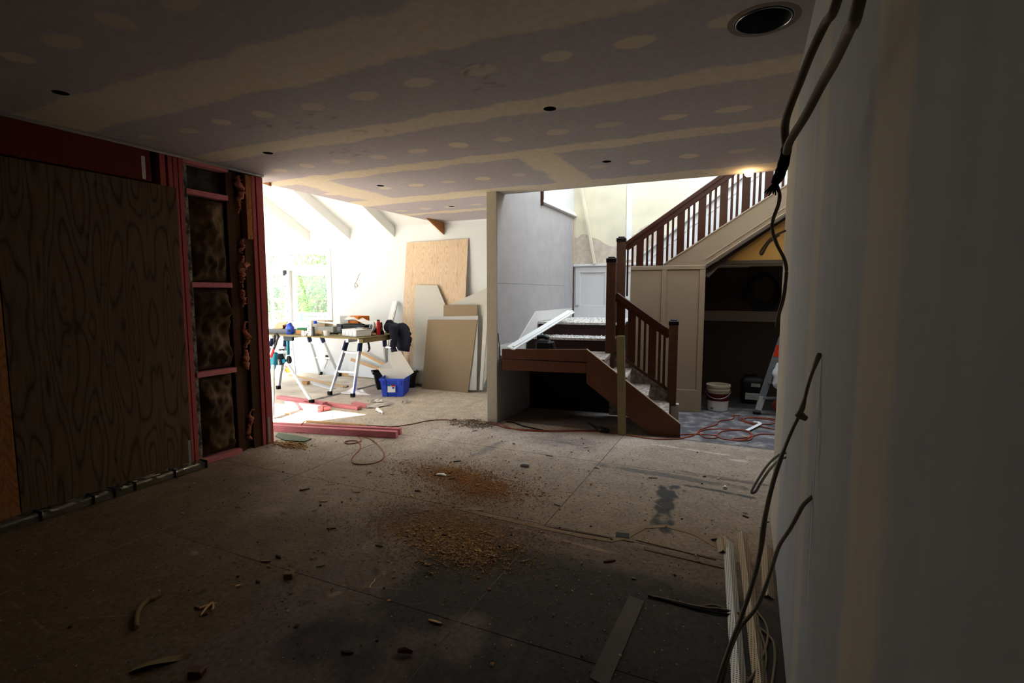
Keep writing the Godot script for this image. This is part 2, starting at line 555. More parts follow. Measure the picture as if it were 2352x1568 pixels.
	M.teal_dark = mat(Color(0.04, 0.14, 0.18), 0.45)
	M.red = mat(Color(0.68, 0.05, 0.06), 0.4)
	M.dark_red = mat(Color(0.34, 0.02, 0.035), 0.5)
	M.green = mat(Color(0.02, 0.42, 0.27), 0.6)
	M.dark_green = mat(Color(0.035, 0.075, 0.055), 0.6)
	M.orange = mat(Color(0.80, 0.42, 0.04), 0.7)
	M.orange_cord = mat(Color(0.60, 0.27, 0.17), 0.55)
	M.red_cord = mat(Color(0.46, 0.16, 0.13), 0.55)
	M.cable = mat(Color(0.52, 0.46, 0.40), 0.6)
	M.cable_pale = mat(Color(0.72, 0.69, 0.63), 0.6)
	M.card = mat(Color(0.74, 0.55, 0.36), 0.9)
	M.card_pale = mat(Color(0.80, 0.70, 0.55), 0.9)
	M.fibre = mat(Color(0.60, 0.52, 0.42), 0.9, noise_tex([Color(0.93, 0.93, 0.93), Color(1, 1, 1)], [0.2, 0.8], 0.2, 23, 256), 1.5)
	M.gib = mat(Color(0.78, 0.77, 0.735), 0.9)
	M.denim = mat(Color(0.12, 0.13, 0.19), 0.95)
	M.denim.rim_enabled = true
	M.denim.rim = 0.3
	M.film = mat(Color(0.95, 0.93, 0.92), 0.35)
	M.clear = mat(Color(0.93, 0.935, 0.93), 0.3)
	M.clear.backlight_enabled = true
	M.clear.backlight = Color(0.4, 0.4, 0.4)
	M.tread = mat(Color(1, 1, 1), 0.95, noise_tex([Color(0.42, 0.36, 0.31), Color(0.62, 0.57, 0.53), Color(0.78, 0.76, 0.75)], [0.1, 0.5, 0.9], 0.03, 24, 256), 1.5)
	M.tread_white = mat(Color(1, 1, 1), 0.95, noise_tex([Color(0.70, 0.67, 0.64), Color(0.92, 0.91, 0.90)], [0.2, 0.8], 0.05, 25, 256), 1.5)
	M.glass = StandardMaterial3D.new()
	M.glass.albedo_color = Color(0.95, 0.98, 0.98, 0.06)
	M.glass.transparency = BaseMaterial3D.TRANSPARENCY_ALPHA
	M.glass.roughness = 0.02
	M.leaf = mat(Color(0.25, 0.42, 0.14), 0.7)
	M.leaf.backlight_enabled = true
	M.leaf.backlight = Color(0.35, 0.45, 0.15)
	M.leaf2 = mat(Color(0.36, 0.48, 0.22), 0.7)
	M.leaf2.backlight_enabled = true
	M.leaf2.backlight = Color(0.35, 0.45, 0.15)
	M.bark = mat(Color(0.36, 0.29, 0.24), 0.9)
	M.soil = mat(Color(0.50, 0.50, 0.38), 0.95)
	M.paint_teal = mat(Color(0.45, 0.72, 0.72), 0.6)
	M.ceil = mat(Color(1, 1, 1), 0.95, ceiling_texture(), 0.125, true)
	M.ceil.uv1_offset = Vector3(0.75, 0, 0)
	M.floor = mat(Color(1, 1, 1), 0.85, floor_texture(), 0.125, true)
	M.floor.uv1_offset = Vector3(0.75, 0, 0)
	M.floor.detail_enabled = true
	M.floor.detail_blend_mode = BaseMaterial3D.BLEND_MODE_MUL
	M.floor.detail_uv_layer = BaseMaterial3D.DETAIL_UV_2
	M.floor.uv2_triplanar = true
	M.floor.uv2_world_triplanar = true
	M.floor.uv2_scale = Vector3.ONE * 0.9
	M.floor.detail_albedo = noise_tex([Color(0.84, 0.82, 0.80), Color(0.96, 0.96, 0.96), Color(1, 1, 1)], [0.15, 0.5, 1.0], 0.05, 27, 512, 5)
	M.floor_pale = mat(Color(1, 1, 1), 0.85, noise_tex([Color(0.76, 0.71, 0.65), Color(0.84, 0.80, 0.74), Color(0.89, 0.86, 0.81)], [0.1, 0.5, 0.9], 0.01, 26, 512), 0.35, true)
	M.bands = mat(Color(1, 1, 1), 0.8, bands_texture(), 0.2, true)

# ---------- the setting ----------
func csg_box(c: Vector3, s: Vector3, m: Material, op := CSGShape3D.OPERATION_UNION) -> CSGBox3D:
	var o := CSGBox3D.new()
	o.position = c
	o.size = s
	o.material = m
	o.operation = op
	return o

func csg_cyl(c: Vector3, r: float, h: float, m: Material) -> CSGCylinder3D:
	var o := CSGCylinder3D.new()
	o.position = c
	o.radius = r
	o.height = h
	o.sides = 32
	o.material = m
	o.operation = CSGShape3D.OPERATION_SUBTRACTION
	return o

func shell() -> void:
	# floor: a base with separate sheets laid on it, joints left open
	var fl := struct("floor")
	box_part("base", Vector3(-10.6, -0.2, -9.4), Vector3(3.2, -0.012, 1.7), M.void, fl, 0.0)
	var xs := [-10.5, -8.5, -6.1, -3.68, -1.26, 3.1]
	var zs := [-9.3, -7.2, -5.998, -4.83, -3.33, -2.12, -0.9, 1.6]
	rng.seed = 3
	for i in xs.size() - 1:
		for j in zs.size() - 1:
			var g := 0.0018
			var st := mb()
			var dy := rng.randf_range(-0.0012, 0.0)
			bb(st, Vector3(xs[i] + g, -0.0125, zs[j] + g), Vector3(xs[i + 1] - g, dy, zs[j + 1] - g), 0.0012)
			obj("floor_sheet", st, M.floor if xs[i] >= -6.2 else M.floor_pale, fl)
	# torn strips where the old covering was lifted along the near joint
	var strip := mb()
	var edge := [Vector3(-1.943, 0, -3.331), Vector3(-1.752, 0, -3.314), Vector3(-1.46, 0, -3.301), Vector3(-1.214, 0, -3.29), Vector3(-0.965, 0, -3.288), Vector3(-0.774, 0, -3.307), Vector3(-0.692, 0, -3.4), Vector3(-0.624, 0, -3.59), Vector3(-0.473, 0, -3.682), Vector3(-0.263, 0, -3.638), Vector3(-0.102, 0, -3.483)]
	for i in edge.size() - 1:
		var a: Vector3 = edge[i]
		var b: Vector3 = edge[i + 1]
		bar(strip, a + Vector3(0, 0.001, 0.02), b + Vector3(0.01, 0.001, 0.02), 0.045, 0.004, Vector3.UP, 0.001)
	obj("torn_covering", strip, M.fibre, fl)
	var lip := mb()
	for s in [[Vector3(-1.771, 0, -3.28), Vector3(-0.632, 0, -3.325)], [Vector3(-0.625, 0, -3.361), Vector3(-0.119, 0, -3.307)], [Vector3(-0.548, 0, -3.254), Vector3(-0.006, 0, -3.215)]]:
		bar(lip, s[0], s[1], 0.012, 0.004, Vector3.UP, 0.001)
	obj("floor_batten", lip, M.old_timber, fl)
	# flat ceiling with blind holes for downlights and one duct
	var ce := CSGCombiner3D.new()
	ce.name = "ceiling"
	ce.set_meta("kind", "structure")
	add_child(ce)
	ce.add_child(csg_box(Vector3(-0.92, 3.03, -2.2), Vector3(8.24, 0.3, 7.6), M.ceil))
	ce.add_child(csg_box(Vector3(-3.945, 3.03, -6.98), Vector3(2.19, 0.3, 1.98), M.ceil))
	for x in [-1.265, -3.92]:
		for z in [-1.86, -3.38, -4.92, -6.5]:
			if x < -2.0 or z > -6.0:
				ce.add_child(csg_cyl(Vector3(x, 2.95, z), 0.043, 0.24, M.void))
	ce.add_child(csg_cyl(Vector3(0.012, 2.95, -2.72), 0.122, 0.24, M.black))
	var vd := thing("vent_duct", "round metal duct collar open in the ceiling by right wall", "vent", Vector3(0.012, 2.88, -2.72))
	var vs := mb()
	lathe(vs, Transform3D(Basis(), Vector3(0.012, 2.88, -2.72)), [Vector2(0.113, 0.09), Vector2(0.113, -0.004), Vector2(0.115, -0.007), Vector2(0.118, -0.004), Vector2(0.118, 0.09)], 40)
	obj("collar", vs, M.zinc, vd)
	vs = mb()
	lathe(vs, Transform3D(Basis(), Vector3(0.012, 2.88, -2.72)), [Vector2(0.128, 0.001), Vector2(0.128, -0.0015), Vector2(0.152, -0.001), Vector2(0.154, 0.001)], 40)
	obj("sealant_ring", vs, M.hall, vd)
	# main room walls
	var wr := CSGCombiner3D.new()
	wr.name = "wall_right"
	wr.set_meta("kind", "structure")
	add_child(wr)
	wr.add_child(csg_box(Vector3(0.269, 1.44, -1.235), Vector3(0.12, 2.88, 5.67), M.bands))
	for s in [[-1.805, 0.72, 1.45], [-1.86, 0.62, 1.05], [-2.96, 0.72, 0.95], [-3.02, 1.05, 1.75], [-3.9, 1.98, 2.12]]:
		wr.add_child(csg_box(Vector3(0.205, (s[1] + s[2]) * 0.5, s[0]), Vector3(0.03, s[2] - s[1], 0.0035), M.void, CSGShape3D.OPERATION_SUBTRACTION))
	var hw := struct("wall_hall")
	box_part("wall_board", Vector3(0.33, 0, -4.07), Vector3(3.0, 2.88, -3.97), M.hall, hw, 0)
	box_part("wall_board", Vector3(3.0, 0, -9.3), Vector3(3.12, 5.7, -3.97), M.hall, hw, 0)
	var wb := struct("wall_back")
	box_part("wall_board", Vector3(-4.95, 0, 1.5), Vector3(0.33, 2.88, 1.62), M.paper, wb, 0)
	# stud wall on the left
	left_wall()
	# stub wall between the extension and the stairs
	var wm := struct("wall_middle")
	box_part("wall_core", Vector3(-2.966, 0, -9.0), Vector3(-2.852, 5.7, -5.775), M.gib, wm, 0)
	box_part("end_board", Vector3(-2.979, 0.0, -5.775), Vector3(-2.842, 2.88, -5.761), M.cream_edge, wm, 0.002)
	box_part("wall_board", Vector3(-2.979, 0.0, -7.85), Vector3(-2.966, 2.88, -5.775), M.white_wall, wm, 0)
	var jz := -8.35
	box_part("lower_board", Vector3(-2.852, 0.0, jz), Vector3(-2.839, 1.765, -5.775), M.paper, wm, 0.001)
	box_part("upper_board", Vector3(-2.852, 1.769, -6.02), Vector3(-2.839, 2.88, -5.775), M.paper, wm, 0.0)
	box_part("upper_board", Vector3(-2.852, 1.769, -7.22), Vector3(-2.839, 3.3, -6.02), M.paper, wm, 0.0)
	box_part("upper_board", Vector3(-2.852, 1.769, jz), Vector3(-2.839, 2.97, -7.22), M.paper, wm, 0.0)
	box_part("end_strip", Vector3(-2.852, 0.0, -8.8), Vector3(-2.8395, 2.97, jz - 0.003), M.paper, wm, 0.001)
	box_part("joint_tape", Vector3(-2.8395, 1.72, jz), Vector3(-2.838, 1.725, -5.9), M.paper, wm, 0)
	box_part("joint_tape", Vector3(-2.8395, 1.83, jz), Vector3(-2.838, 1.834, -5.9), M.paper, wm, 0)
	box_part("old_wall", Vector3(-2.862, 3.0, -8.85), Vector3(-2.848, 5.6, -6.0), M.old_white, wm, 0)
	box_part("edge_gap", Vector3(-2.846, 1.2, -8.832), Vector3(-2.826, 2.10, -8.802), M.old_timber, wm, 0.002)
	box_part("edge_batten", Vector3(-2.846, 2.16, -8.832), Vector3(-2.830, 2.95, -8.802), M.card_pale, wm, 0.002)
	var mo := mb()
	prism(mo, [Vector2(0, 0), Vector2(0.055, 0.01), Vector2(0.055, 0.03), Vector2(0.03, 0.06), Vector2(0.02, 0.085), Vector2(0, 0.09)], Transform3D(Basis(Vector3.RIGHT, Vector3.UP, Vector3(0, 0, 1)), Vector3(-2.845, 2.965, -8.84)), 1.61)
	obj("picture_rail", mo, M.old_white, wm)
	box_part("corner_gap", Vector3(-2.85, 2.93, -7.26), Vector3(-2.80, 3.3, -7.225), M.old_timber, wm)
	# stairwell shaft
	var sb := struct("wall_stair")
	box_part("old_plaster", Vector3(-2.98, 0, -8.97), Vector3(3.0, 5.7, -8.85), M.yellow_wall, sb, 0)
	box_part("shade_lining", Vector3(-0.9, 0, -8.85), Vector3(3.0, 2.04, -8.835), M.shade_brown, sb, 0)  # wall colour darkened to stand for the unlit cupboard
	var bare := mb()
	var bp := [Vector2(-2.84, 2.14), Vector2(-1.35, 2.14), Vector2(-1.35, 2.80)]
	rng.seed = 9
	for k in 22:
		var t := k / 21.0
		bp.append(Vector2(lerpf(-1.42, -2.84, t), 2.55 + 0.11 * sin(t * 9.0) + rng.randf_range(-0.025, 0.025) + 0.20 * maxf(0.0, 1.0 - t * 4.0)))
	prism(bare, bp, Transform3D(Basis(), Vector3(0, 0, -8.85)), 0.0025)
	obj("bare_plaster", bare, M.plaster, sb)
	for x in [-1.875, -0.905]:
		box_part("batten", Vector3(x - 0.045, 2.2, -8.85), Vector3(x + 0.045, 5.6, -8.83), M.white_trim, sb)
	# white panelled dado on the landing, and the one that climbs with the stairs
	var z0 := -8.85
	box_part("dado_panel", Vector3(-2.84, 1.222, z0), Vector3(-1.3, 2.10, z0 + 0.012), M.old_white, sb)
	box_part("dado_cap", Vector3(-2.835, 2.105, z0), Vector3(-1.3, 2.145, z0 + 0.055), M.old_white, sb, 0.006)
	box_part("dado_rail", Vector3(-2.80, 2.0, z0 + 0.012), Vector3(-1.3, 2.10, z0 + 0.03), M.old_white, sb)
	box_part("dado_rail", Vector3(-2.74, 1.385, z0 + 0.012), Vector3(-1.3, 1.43, z0 + 0.03), M.old_white, sb)
	for x in [-2.80, -2.27, -1.78]:
		box_part("dado_stile", Vector3(x, 1.43, z0 + 0.012), Vector3(x + 0.09, 2.0, z0 + 0.03), M.old_white, sb)
	box_part("dado_skirting", Vector3(-2.82, 1.222, z0 + 0.012), Vector3(-1.3, 1.385, z0 + 0.034), M.old_white, sb)
	var dd := mb()
	var sl := 0.765
	prism(dd, [Vector2(-1.62, 1.2), Vector2(-1.62, 2.30), Vector2(2.9, 2.30 + 4.52 * sl), Vector2(2.9, 4.3)], Transform3D(Basis(), Vector3(0, 0, z0)), 0.014)
	obj("sloping_dado", dd, M.old_white, sb)
	for off in [0.0, -0.16]:
		var dc := mb()
		var w := 0.05 if off == 0.0 else 0.022
		bar(dc, Vector3(-1.62, 2.30 + off, z0 + w * 0.5), Vector3(2.9, 2.30 + off + 4.52 * sl, z0 + w * 0.5), w, 0.035, Vector3.UP, 0.004)
		obj("sloping_cap", dc, M.old_white, sb)
	for k in 8:
		var x := -1.2 + k * 0.5
		var ds := mb()
		bb(ds, Vector3(x, 2.3 + (x + 1.62) * sl - 1.0, z0), Vector3(x + 0.07, 2.3 + (x + 1.62) * sl - 0.15, z0 + 0.026))
		obj("dado_stile", ds, M.old_white, sb)
	# shaft walls above the ceiling and its roof with a skylight
	var sf := struct("wall_shaft")
	box_part("wall_board", Vector3(-2.98, 3.18, -6.0), Vector3(3.0, 5.7, -5.88), M.white_wall, sf, 0)
	for q in [[-2.98, -8.97, -1.9, -5.88], [1.1, -8.97, 3.12, -5.88], [-1.9, -8.97, 1.1, -8.5], [-1.9, -6.6, 1.1, -5.88]]:
		box_part("roof_lining", Vector3(q[0], 5.6, q[1]), Vector3(q[2], 5.75, q[3]), M.white_wall, sf, 0)
	var sk := struct("window_2")
	for q in [[-1.9, -8.5, 1.1, -8.44], [-1.9, -6.66, 1.1, -6.6], [-1.9, -8.44, -1.84, -6.66], [1.04, -8.44, 1.1, -6.66], [-0.43, -8.44, -0.37, -6.66]]:
		box_part("window_frame", Vector3(q[0], 5.62, q[1]), Vector3(q[2], 5.82, q[3]), M.white_trim, sk)
	box_part("pane", Vector3(-1.84, 5.77, -8.44), Vector3(1.04, 5.776, -6.66), M.glass, sk, 0)
	extension()

func left_wall() -> void:
	var w := struct("wall_left")
	var X := -4.711
	box_part("outer_lining", Vector3(-4.86, 0, -3.98), Vector3(-4.84, 3.2, 1.62), M.white_wall, w, 0)
	box_part("cavity_back", Vector3(-4.838, 0.05, -3.97), Vector3(-4.815, 2.87, 1.5), M.build_paper, w, 0)
	var st := mb()
	# studs: zlo, zhi, ylo, yhi, depth back, material
	for s in [[-3.128, -3.086, 0.0, 2.86, 0.0, 0], [-3.082, -3.044, 0.0, 2.86, 0.003, 0], [-3.035, -2.995, 2.45, 2.86, 0.0, 0], [-2.975, -2.925, 2.45, 2.86, 0.002, 0], [-3.885, -3.842, 0.0, 2.86, 0.004, 0], [-3.978, -3.895, 0.0, 2.86, 0.0, 0],
			[-3.66, -3.575, 0.0, 2.85, 0.035, 1], [-3.735, -3.668, 0.0, 2.85, 0.06, 1], [-3.84, -3.742, 0.0, 2.2, 0.018, 1], [-3.84, -3.775, 2.2, 2.85, 0.005, 2]]:
		st = mb()
		bb(st, Vector3(-4.81, s[2], s[0]), Vector3(X - s[4], s[3], s[1]), 0.003)
		var nm: String = ["stud", "old_stud", "packing_piece"][s[5]]
		obj(nm, st, [M.pink, M.old_timber, M.ply_orange][s[5]], w)
	for y in [2.555, 1.70, 0.845]:
		box_part("nog", Vector3(-4.81, y, -3.572), Vector3(X - 0.004, y + 0.048, -3.155), M.pink_h, w)
	box_part("bottom_plate", Vector3(-4.81, 0, -3.58), Vector3(X + 0.01, 0.048, -3.13), M.pink_h, w)
	box_part("top_plate", Vector3(-4.81, 2.83, -3.58), Vector3(X + 0.004, 2.872, -3.13), M.pink_h, w)
	box_part("lintel", Vector3(-4.80, 2.60, -2.845), Vector3(X + 0.006, 2.865, 1.4), M.lintel, w)
	box_part("building_paper", Vector3(-4.8, 0.05, -3.182), Vector3(X - 0.02, 2.85, -3.13), M.grey_strip, w, 0.01)
	box_part("ply_sheet", Vector3(X, 0.012, -3.05), Vector3(X + 0.012, 2.585, -1.792), M.ply, w, 0.0015)
	box_part("ply_sheet", Vector3(X - 0.002, 0.012, -1.786), Vector3(X + 0.010, 2.60, 1.4), M.ply_orange, w, 0.0015)
	box_part("nail_strap", Vector3(X + 0.006, 2.61, -2.80), Vector3(X + 0.0085, 2.80, -2.77), M.zinc, w, 0)
	box_part("nail_strap", Vector3(X + 0.001, 0.02, -3.935), Vector3(X + 0.0035, 0.30, -3.905), M.zinc, w, 0)
	box_part("nail_strap", Vector3(X + 0.012, 0.03, -3.04), Vector3(X + 0.0145, 0.28, -3.015), M.zinc, w, 0)
	box_part("ceiling_channel", Vector3(X - 0.01, 2.856, -3.98), Vector3(X + 0.022, 2.88, 1.5), M.zinc, w)
	# glass wool batts, lumpy, one in each bay
	rng.seed = 21
	var f := FastNoiseLite.new()
	f.seed = 2
	f.frequency = 2.2
	f.fractal_octaves = 4
	for bay in [[0.06, 0.835], [0.905, 1.69], [1.76, 2.54]]:
		st = mb()
		var y0: float = bay[0]
		var y1: float = bay[1]
		sheet(st, func(u, v):
			var z: float = lerpf(-3.186, -3.565, u)
			var y: float = lerpf(y0, y1, v)
			var edge: float = minf(1.0, 7.0 * minf(minf(u, 1.0 - u), minf(v * 1.8, (1.0 - v) * 1.8)))
			return Vector3(-4.80 + edge * (0.07 + 0.10 * f.get_noise_2d(z * 1.3, y * 0.8) + 0.03 * f.get_noise_2d(z * 5.0, y * 4.0)), y, z), 22, 44, 0.01, Vector3.RIGHT)
		obj("insulation_batt", st, M.wool, w)
	# tufts of pink wool squeezed out between the old studs
	for t in [[2.82, 2.45, 0.03], [2.2, 2.05, 0.02], [2.02, 1.7, 0.026], [1.68, 1.5, 0.03], [1.35, 0.85, 0.026], [0.42, 0.1, 0.02], [1.95, 1.86, 0.035]]:
		st = mb()
		var p := []
		var r := []
		for k in 7:
			var y := lerpf(t[0], t[1], k / 6.0)
			p.append(Vector3(-4.735 + rng.randf_range(-0.012, 0.018), y, -3.70 + rng.randf_range(-0.022, 0.022)))
			r.append(t[2] * 1.3 * rng.randf_range(0.35, 1.2) * (0.3 if k == 0 or k == 6 else 1.0))
		limb(st, smooth_pts(p, 4), r, r, 8, 0.35)
		for k in 6:
			var q: Vector3 = p[k]
			limb(st, [q, q + Vector3(rng.randf_range(0.01, 0.03), rng.randf_range(-0.02, 0.03), rng.randf_range(-0.05, 0.05))], [0.012, 0.002], [0.010, 0.002], 6, 0.2)
		obj("insulation_tuft", st, M.wool_pink, w)

func extension() -> void:
	var zf := -7.85
	# far wall with an opening for the garden door
	var wf := struct("wall_far")
	for q in [[-10.5, 2.53, -2.98, 4.6], [-7.507, 0.0, -2.98, 2.53], [-10.5, 0.0, -7.507, 0.93]]:
		box_part("wall_board", Vector3(q[0], q[1], zf - 0.14), Vector3(q[2], q[3], zf), M.white_wall, wf, 0)
	var wn := struct("window_1")
	var z1 := zf + 0.02
	for q in [[-10.4, 2.43, -7.507, 2.535], [-7.60, 0.93, -7.507, 2.43], [-10.4, 2.10, -8.75, 2.20], [-8.63, 2.10, -7.60, 2.20], [-8.75, 0.93, -8.63, 2.43], [-10.4, 0.93, -8.75, 1.05], [-8.63, 0.93, -7.60, 1.05]]:
		box_part("window_frame", Vector3(q[0], q[1], zf - 0.12), Vector3(q[2], q[3], z1), M.white_trim, wn, 0.003)
	for q in [[-8.63, 1.05, -8.53, 2.10], [-7.68, 1.05, -7.60, 2.10], [-8.53, 2.0, -7.68, 2.10], [-8.85, 1.05, -8.75, 2.10], [-9.95, 1.05, -9.87, 2.10], [-9.87, 2.02, -8.85, 2.10]]:
		box_part("sash", Vector3(q[0], q[1], zf - 0.09), Vector3(q[2], q[3], zf - 0.04), M.white_trim, wn)
	for q in [[-8.53, 1.05, -7.68, 2.0], [-9.9, 1.05, -8.85, 2.02], [-8.63, 2.2, -7.6, 2.43], [-10.4, 2.2, -8.75, 2.43]]:
		box_part("pane", Vector3(q[0], q[1], zf - 0.068), Vector3(q[2], q[3], zf - 0.062), M.glass, wn, 0)
	box_part("sill", Vector3(-10.4, 0.885, zf - 0.1), Vector3(-7.1, 0.93, zf + 0.12), M.white_trim, wn, 0.006)
	# raked ceiling, ridge along x, with exposed rafters
	var rk := struct("ceiling_raked")
	var rise := 0.513
	var zr := -4.925
	var yr := 2.86 + (zr - zf) * rise
	for s in [[zf, 2.86, zr, yr], [-2.0, 2.86, zr, yr]]:
		var st := mb()
		var d := 0.12
		prism(st, [Vector2(s[0], s[1]), Vector2(s[2], s[3]), Vector2(s[2], s[3] + d), Vector2(s[0], s[1] + d)], Transform3D(Basis(Vector3(0, 0, 1), Vector3.UP, Vector3(-1, 0, 0)), Vector3(-2.98 if s[0] < -5.0 else -4.84, 0, 0)), 7.62 if s[0] < -5.0 else 5.76)
		obj("ceiling_lining", st, M.white_wall, rk)
	for x in [-4.955, -6.0, -7.045, -8.09, -9.13, -10.1]:
		var st := mb()
		prism(st, [Vector2(zf, 2.86), Vector2(zr, yr), Vector2(zr, yr - 0.2), Vector2(zf, 2.66)], Transform3D(Basis(Vector3(0, 0, 1), Vector3.UP, Vector3(-1, 0, 0)), Vector3(x + 0.045, 0, 0)), 0.055)
		obj("rafter", st, M.white_trim, rk)
		if x < -4.9:
			st = mb()
			prism(st, [Vector2(-2.0, 2.86), Vector2(zr, yr), Vector2(zr, yr - 0.2), Vector2(-2.0, 2.66)], Transform3D(Basis(Vector3(0, 0, 1), Vector3.UP, Vector3(-1, 0, 0)), Vector3(x + 0.045, 0, 0)), 0.055)
			obj("rafter", st, M.white_trim, rk)
	var bare := mb()
	prism(bare, [Vector2(-7.845, 2.66), Vector2(-7.845, 2.88), Vector2(-7.3, 2.88)], Transform3D(Basis(Vector3(0, 0, 1), Vector3.UP, Vector3(-1, 0, 0)), Vector3(-4.885, 0, 0)), 0.02)
	obj("bare_gusset", bare, M.ply_orange, rk)
	bare = mb()
	prism(bare, [Vector2(-4.93, 2.84), Vector2(-4.93, 2.885), Vector2(-5.06, 2.885)], Transform3D(Basis(), Vector3(0, 0, -4.25)), -0.03)
	obj("bare_blocking", bare, M.ply_orange, rk)
	# the wall above the flat ceiling's edge, closing the roof void
	var wv := struct("wall_gable")
	box_part("wall_board", Vector3(-2.98, 2.9, -7.85), Vector3(-2.86, 4.5, -3.9), M.white_wall, wv, 0)
	box_part("wall_board", Vector3(-4.86, 3.15, -4.0), Vector3(-2.86, 4.5, -3.9), M.white_wall, wv, 0)
	box_part("wall_board", Vector3(-4.86, 3.2, -4.0), Vector3(-4.74, 4.5, -1.9), M.white_wall, wv, 0)
	box_part("ceiling_lining", Vector3(-4.9, 4.37, -5.0), Vector3(-2.86, 4.48, -3.9), M.white_wall, wv, 0)
	# outer walls with the big openings that let the day in
	var ww := struct("wall_west")
	for q in [[-7.99, 0.0, -7.2, 4.7], [-3.0, 0.0, -1.9, 4.7], [-7.2, 2.4, -3.0, 4.7], [-7.2, 0.0, -3.0, 0.5]]:
		box_part("wall_board", Vector3(-10.55, q[1], q[0]), Vector3(-10.42, q[3], q[2]), M.white_wall, ww, 0)
	var ws := struct("wall_south")
	for q in [[-6.76, 0.0, -4.8, 3.1], [-10.55, 2.51, -6.76, 3.1], [-10.55, 0.0, -10.2, 2.51]]:
		box_part("wall_board", Vector3(q[0], q[1], -2.0), Vector3(q[2], q[3], -1.88), M.white_wall, ws, 0)
	var dr := struct("door_1")
	for q in [[-10.2, 0.0, -10.12, 2.51], [-6.84, 0.0, -6.76, 2.51], [-10.12, 2.44, -6.84, 2.51]]:
		box_part("door_frame", Vector3(q[0], q[1], -2.0), Vector3(q[2], q[3], -1.88), M.white_trim, dr)
	var bsk := struct("baseboard_far")
	box_part("bottom_plate", Vector3(-7.42, 0.0, zf), Vector3(-5.6, 0.06, zf + 0.03), M.pine, bsk)
	# socket hole with a dangling wire, and another wire high on the wall
	var so := thing("socket_hole", "open socket box with short wire tail low on white wall behind trestle legs", "socket", Vector3(-7.678, 0.357, -7.845))
	var st := mb()
	var c := Vector3(-7.678, 0.357, -7.845)
	for q in [[-0.05, -0.045, 0.05, -0.035], [-0.05, 0.035, 0.05, 0.045], [-0.05, -0.035, -0.04, 0.035], [0.04, -0.035, 0.05, 0.035]]:
		bb(st, c + Vector3(q[0], q[1], -0.002), c + Vector3(q[2], q[3], 0.008), 0.001)
	obj("socket_frame", st, M.grey, so)
	box_part("socket_back", c + Vector3(-0.042, -0.037, -0.002), c + Vector3(0.042, 0.037, 0.001), M.shade_brown, so, 0)
	st = mb()
	tube(st, [Vector3(-7.664, 0.341, -7.83), Vector3(-7.649, 0.275, -7.8), Vector3(-7.677, 0.204, -7.79), Vector3(-7.725, 0.129, -7.8)], 0.008)
	obj("wire_tail", st, M.cable_pale, so)
	st = mb()
	at(Vector3(-6.769, 2.015, -7.84))
	tube(st, [Vector3(-6.777, 2.015, -7.85), Vector3(-6.777, 1.981, -7.8), Vector3(-6.834, 1.866, -7.8), Vector3(-6.879, 1.816, -7.8), Vector3(-6.87, 1.766, -7.8), Vector3(-6.817, 1.766, -7.8), Vector3(-6.826, 1.808, -7.8), Vector3(-6.878, 1.825, -7.8), Vector3(-6.871, 1.733, -7.8)], 0.005)
	tag(obj("wall_wire", st, M.cable, self), "thin looped wire poking out of white wall right of the window", "wire")

# ---------- the staircase, in its own axes: x along the lower flight, -z to the back ----------
func newel(o: Node3D, x: float, z: float, y0: float, y1: float, w: float, m: Material) -> void:
	var st := mb()
	bx(st, Vector3(x, (y0 + y1) * 0.5, z), Vector3(w, y1 - y0, w), Basis(), 0.006)
	var n := obj("newel_post", st, m, o)
	st = mb()
	bx(st, Vector3(x, y1 + 0.025, z), Vector3(w + 0.012, 0.056, w + 0.012), Basis(), 0.005)
	bx(st, Vector3(x, y1 + 0.063, z), Vector3(w * 0.72, 0.02, w * 0.72), Basis(), 0.006)
	obj("newel_cap", st, M.cap, n)

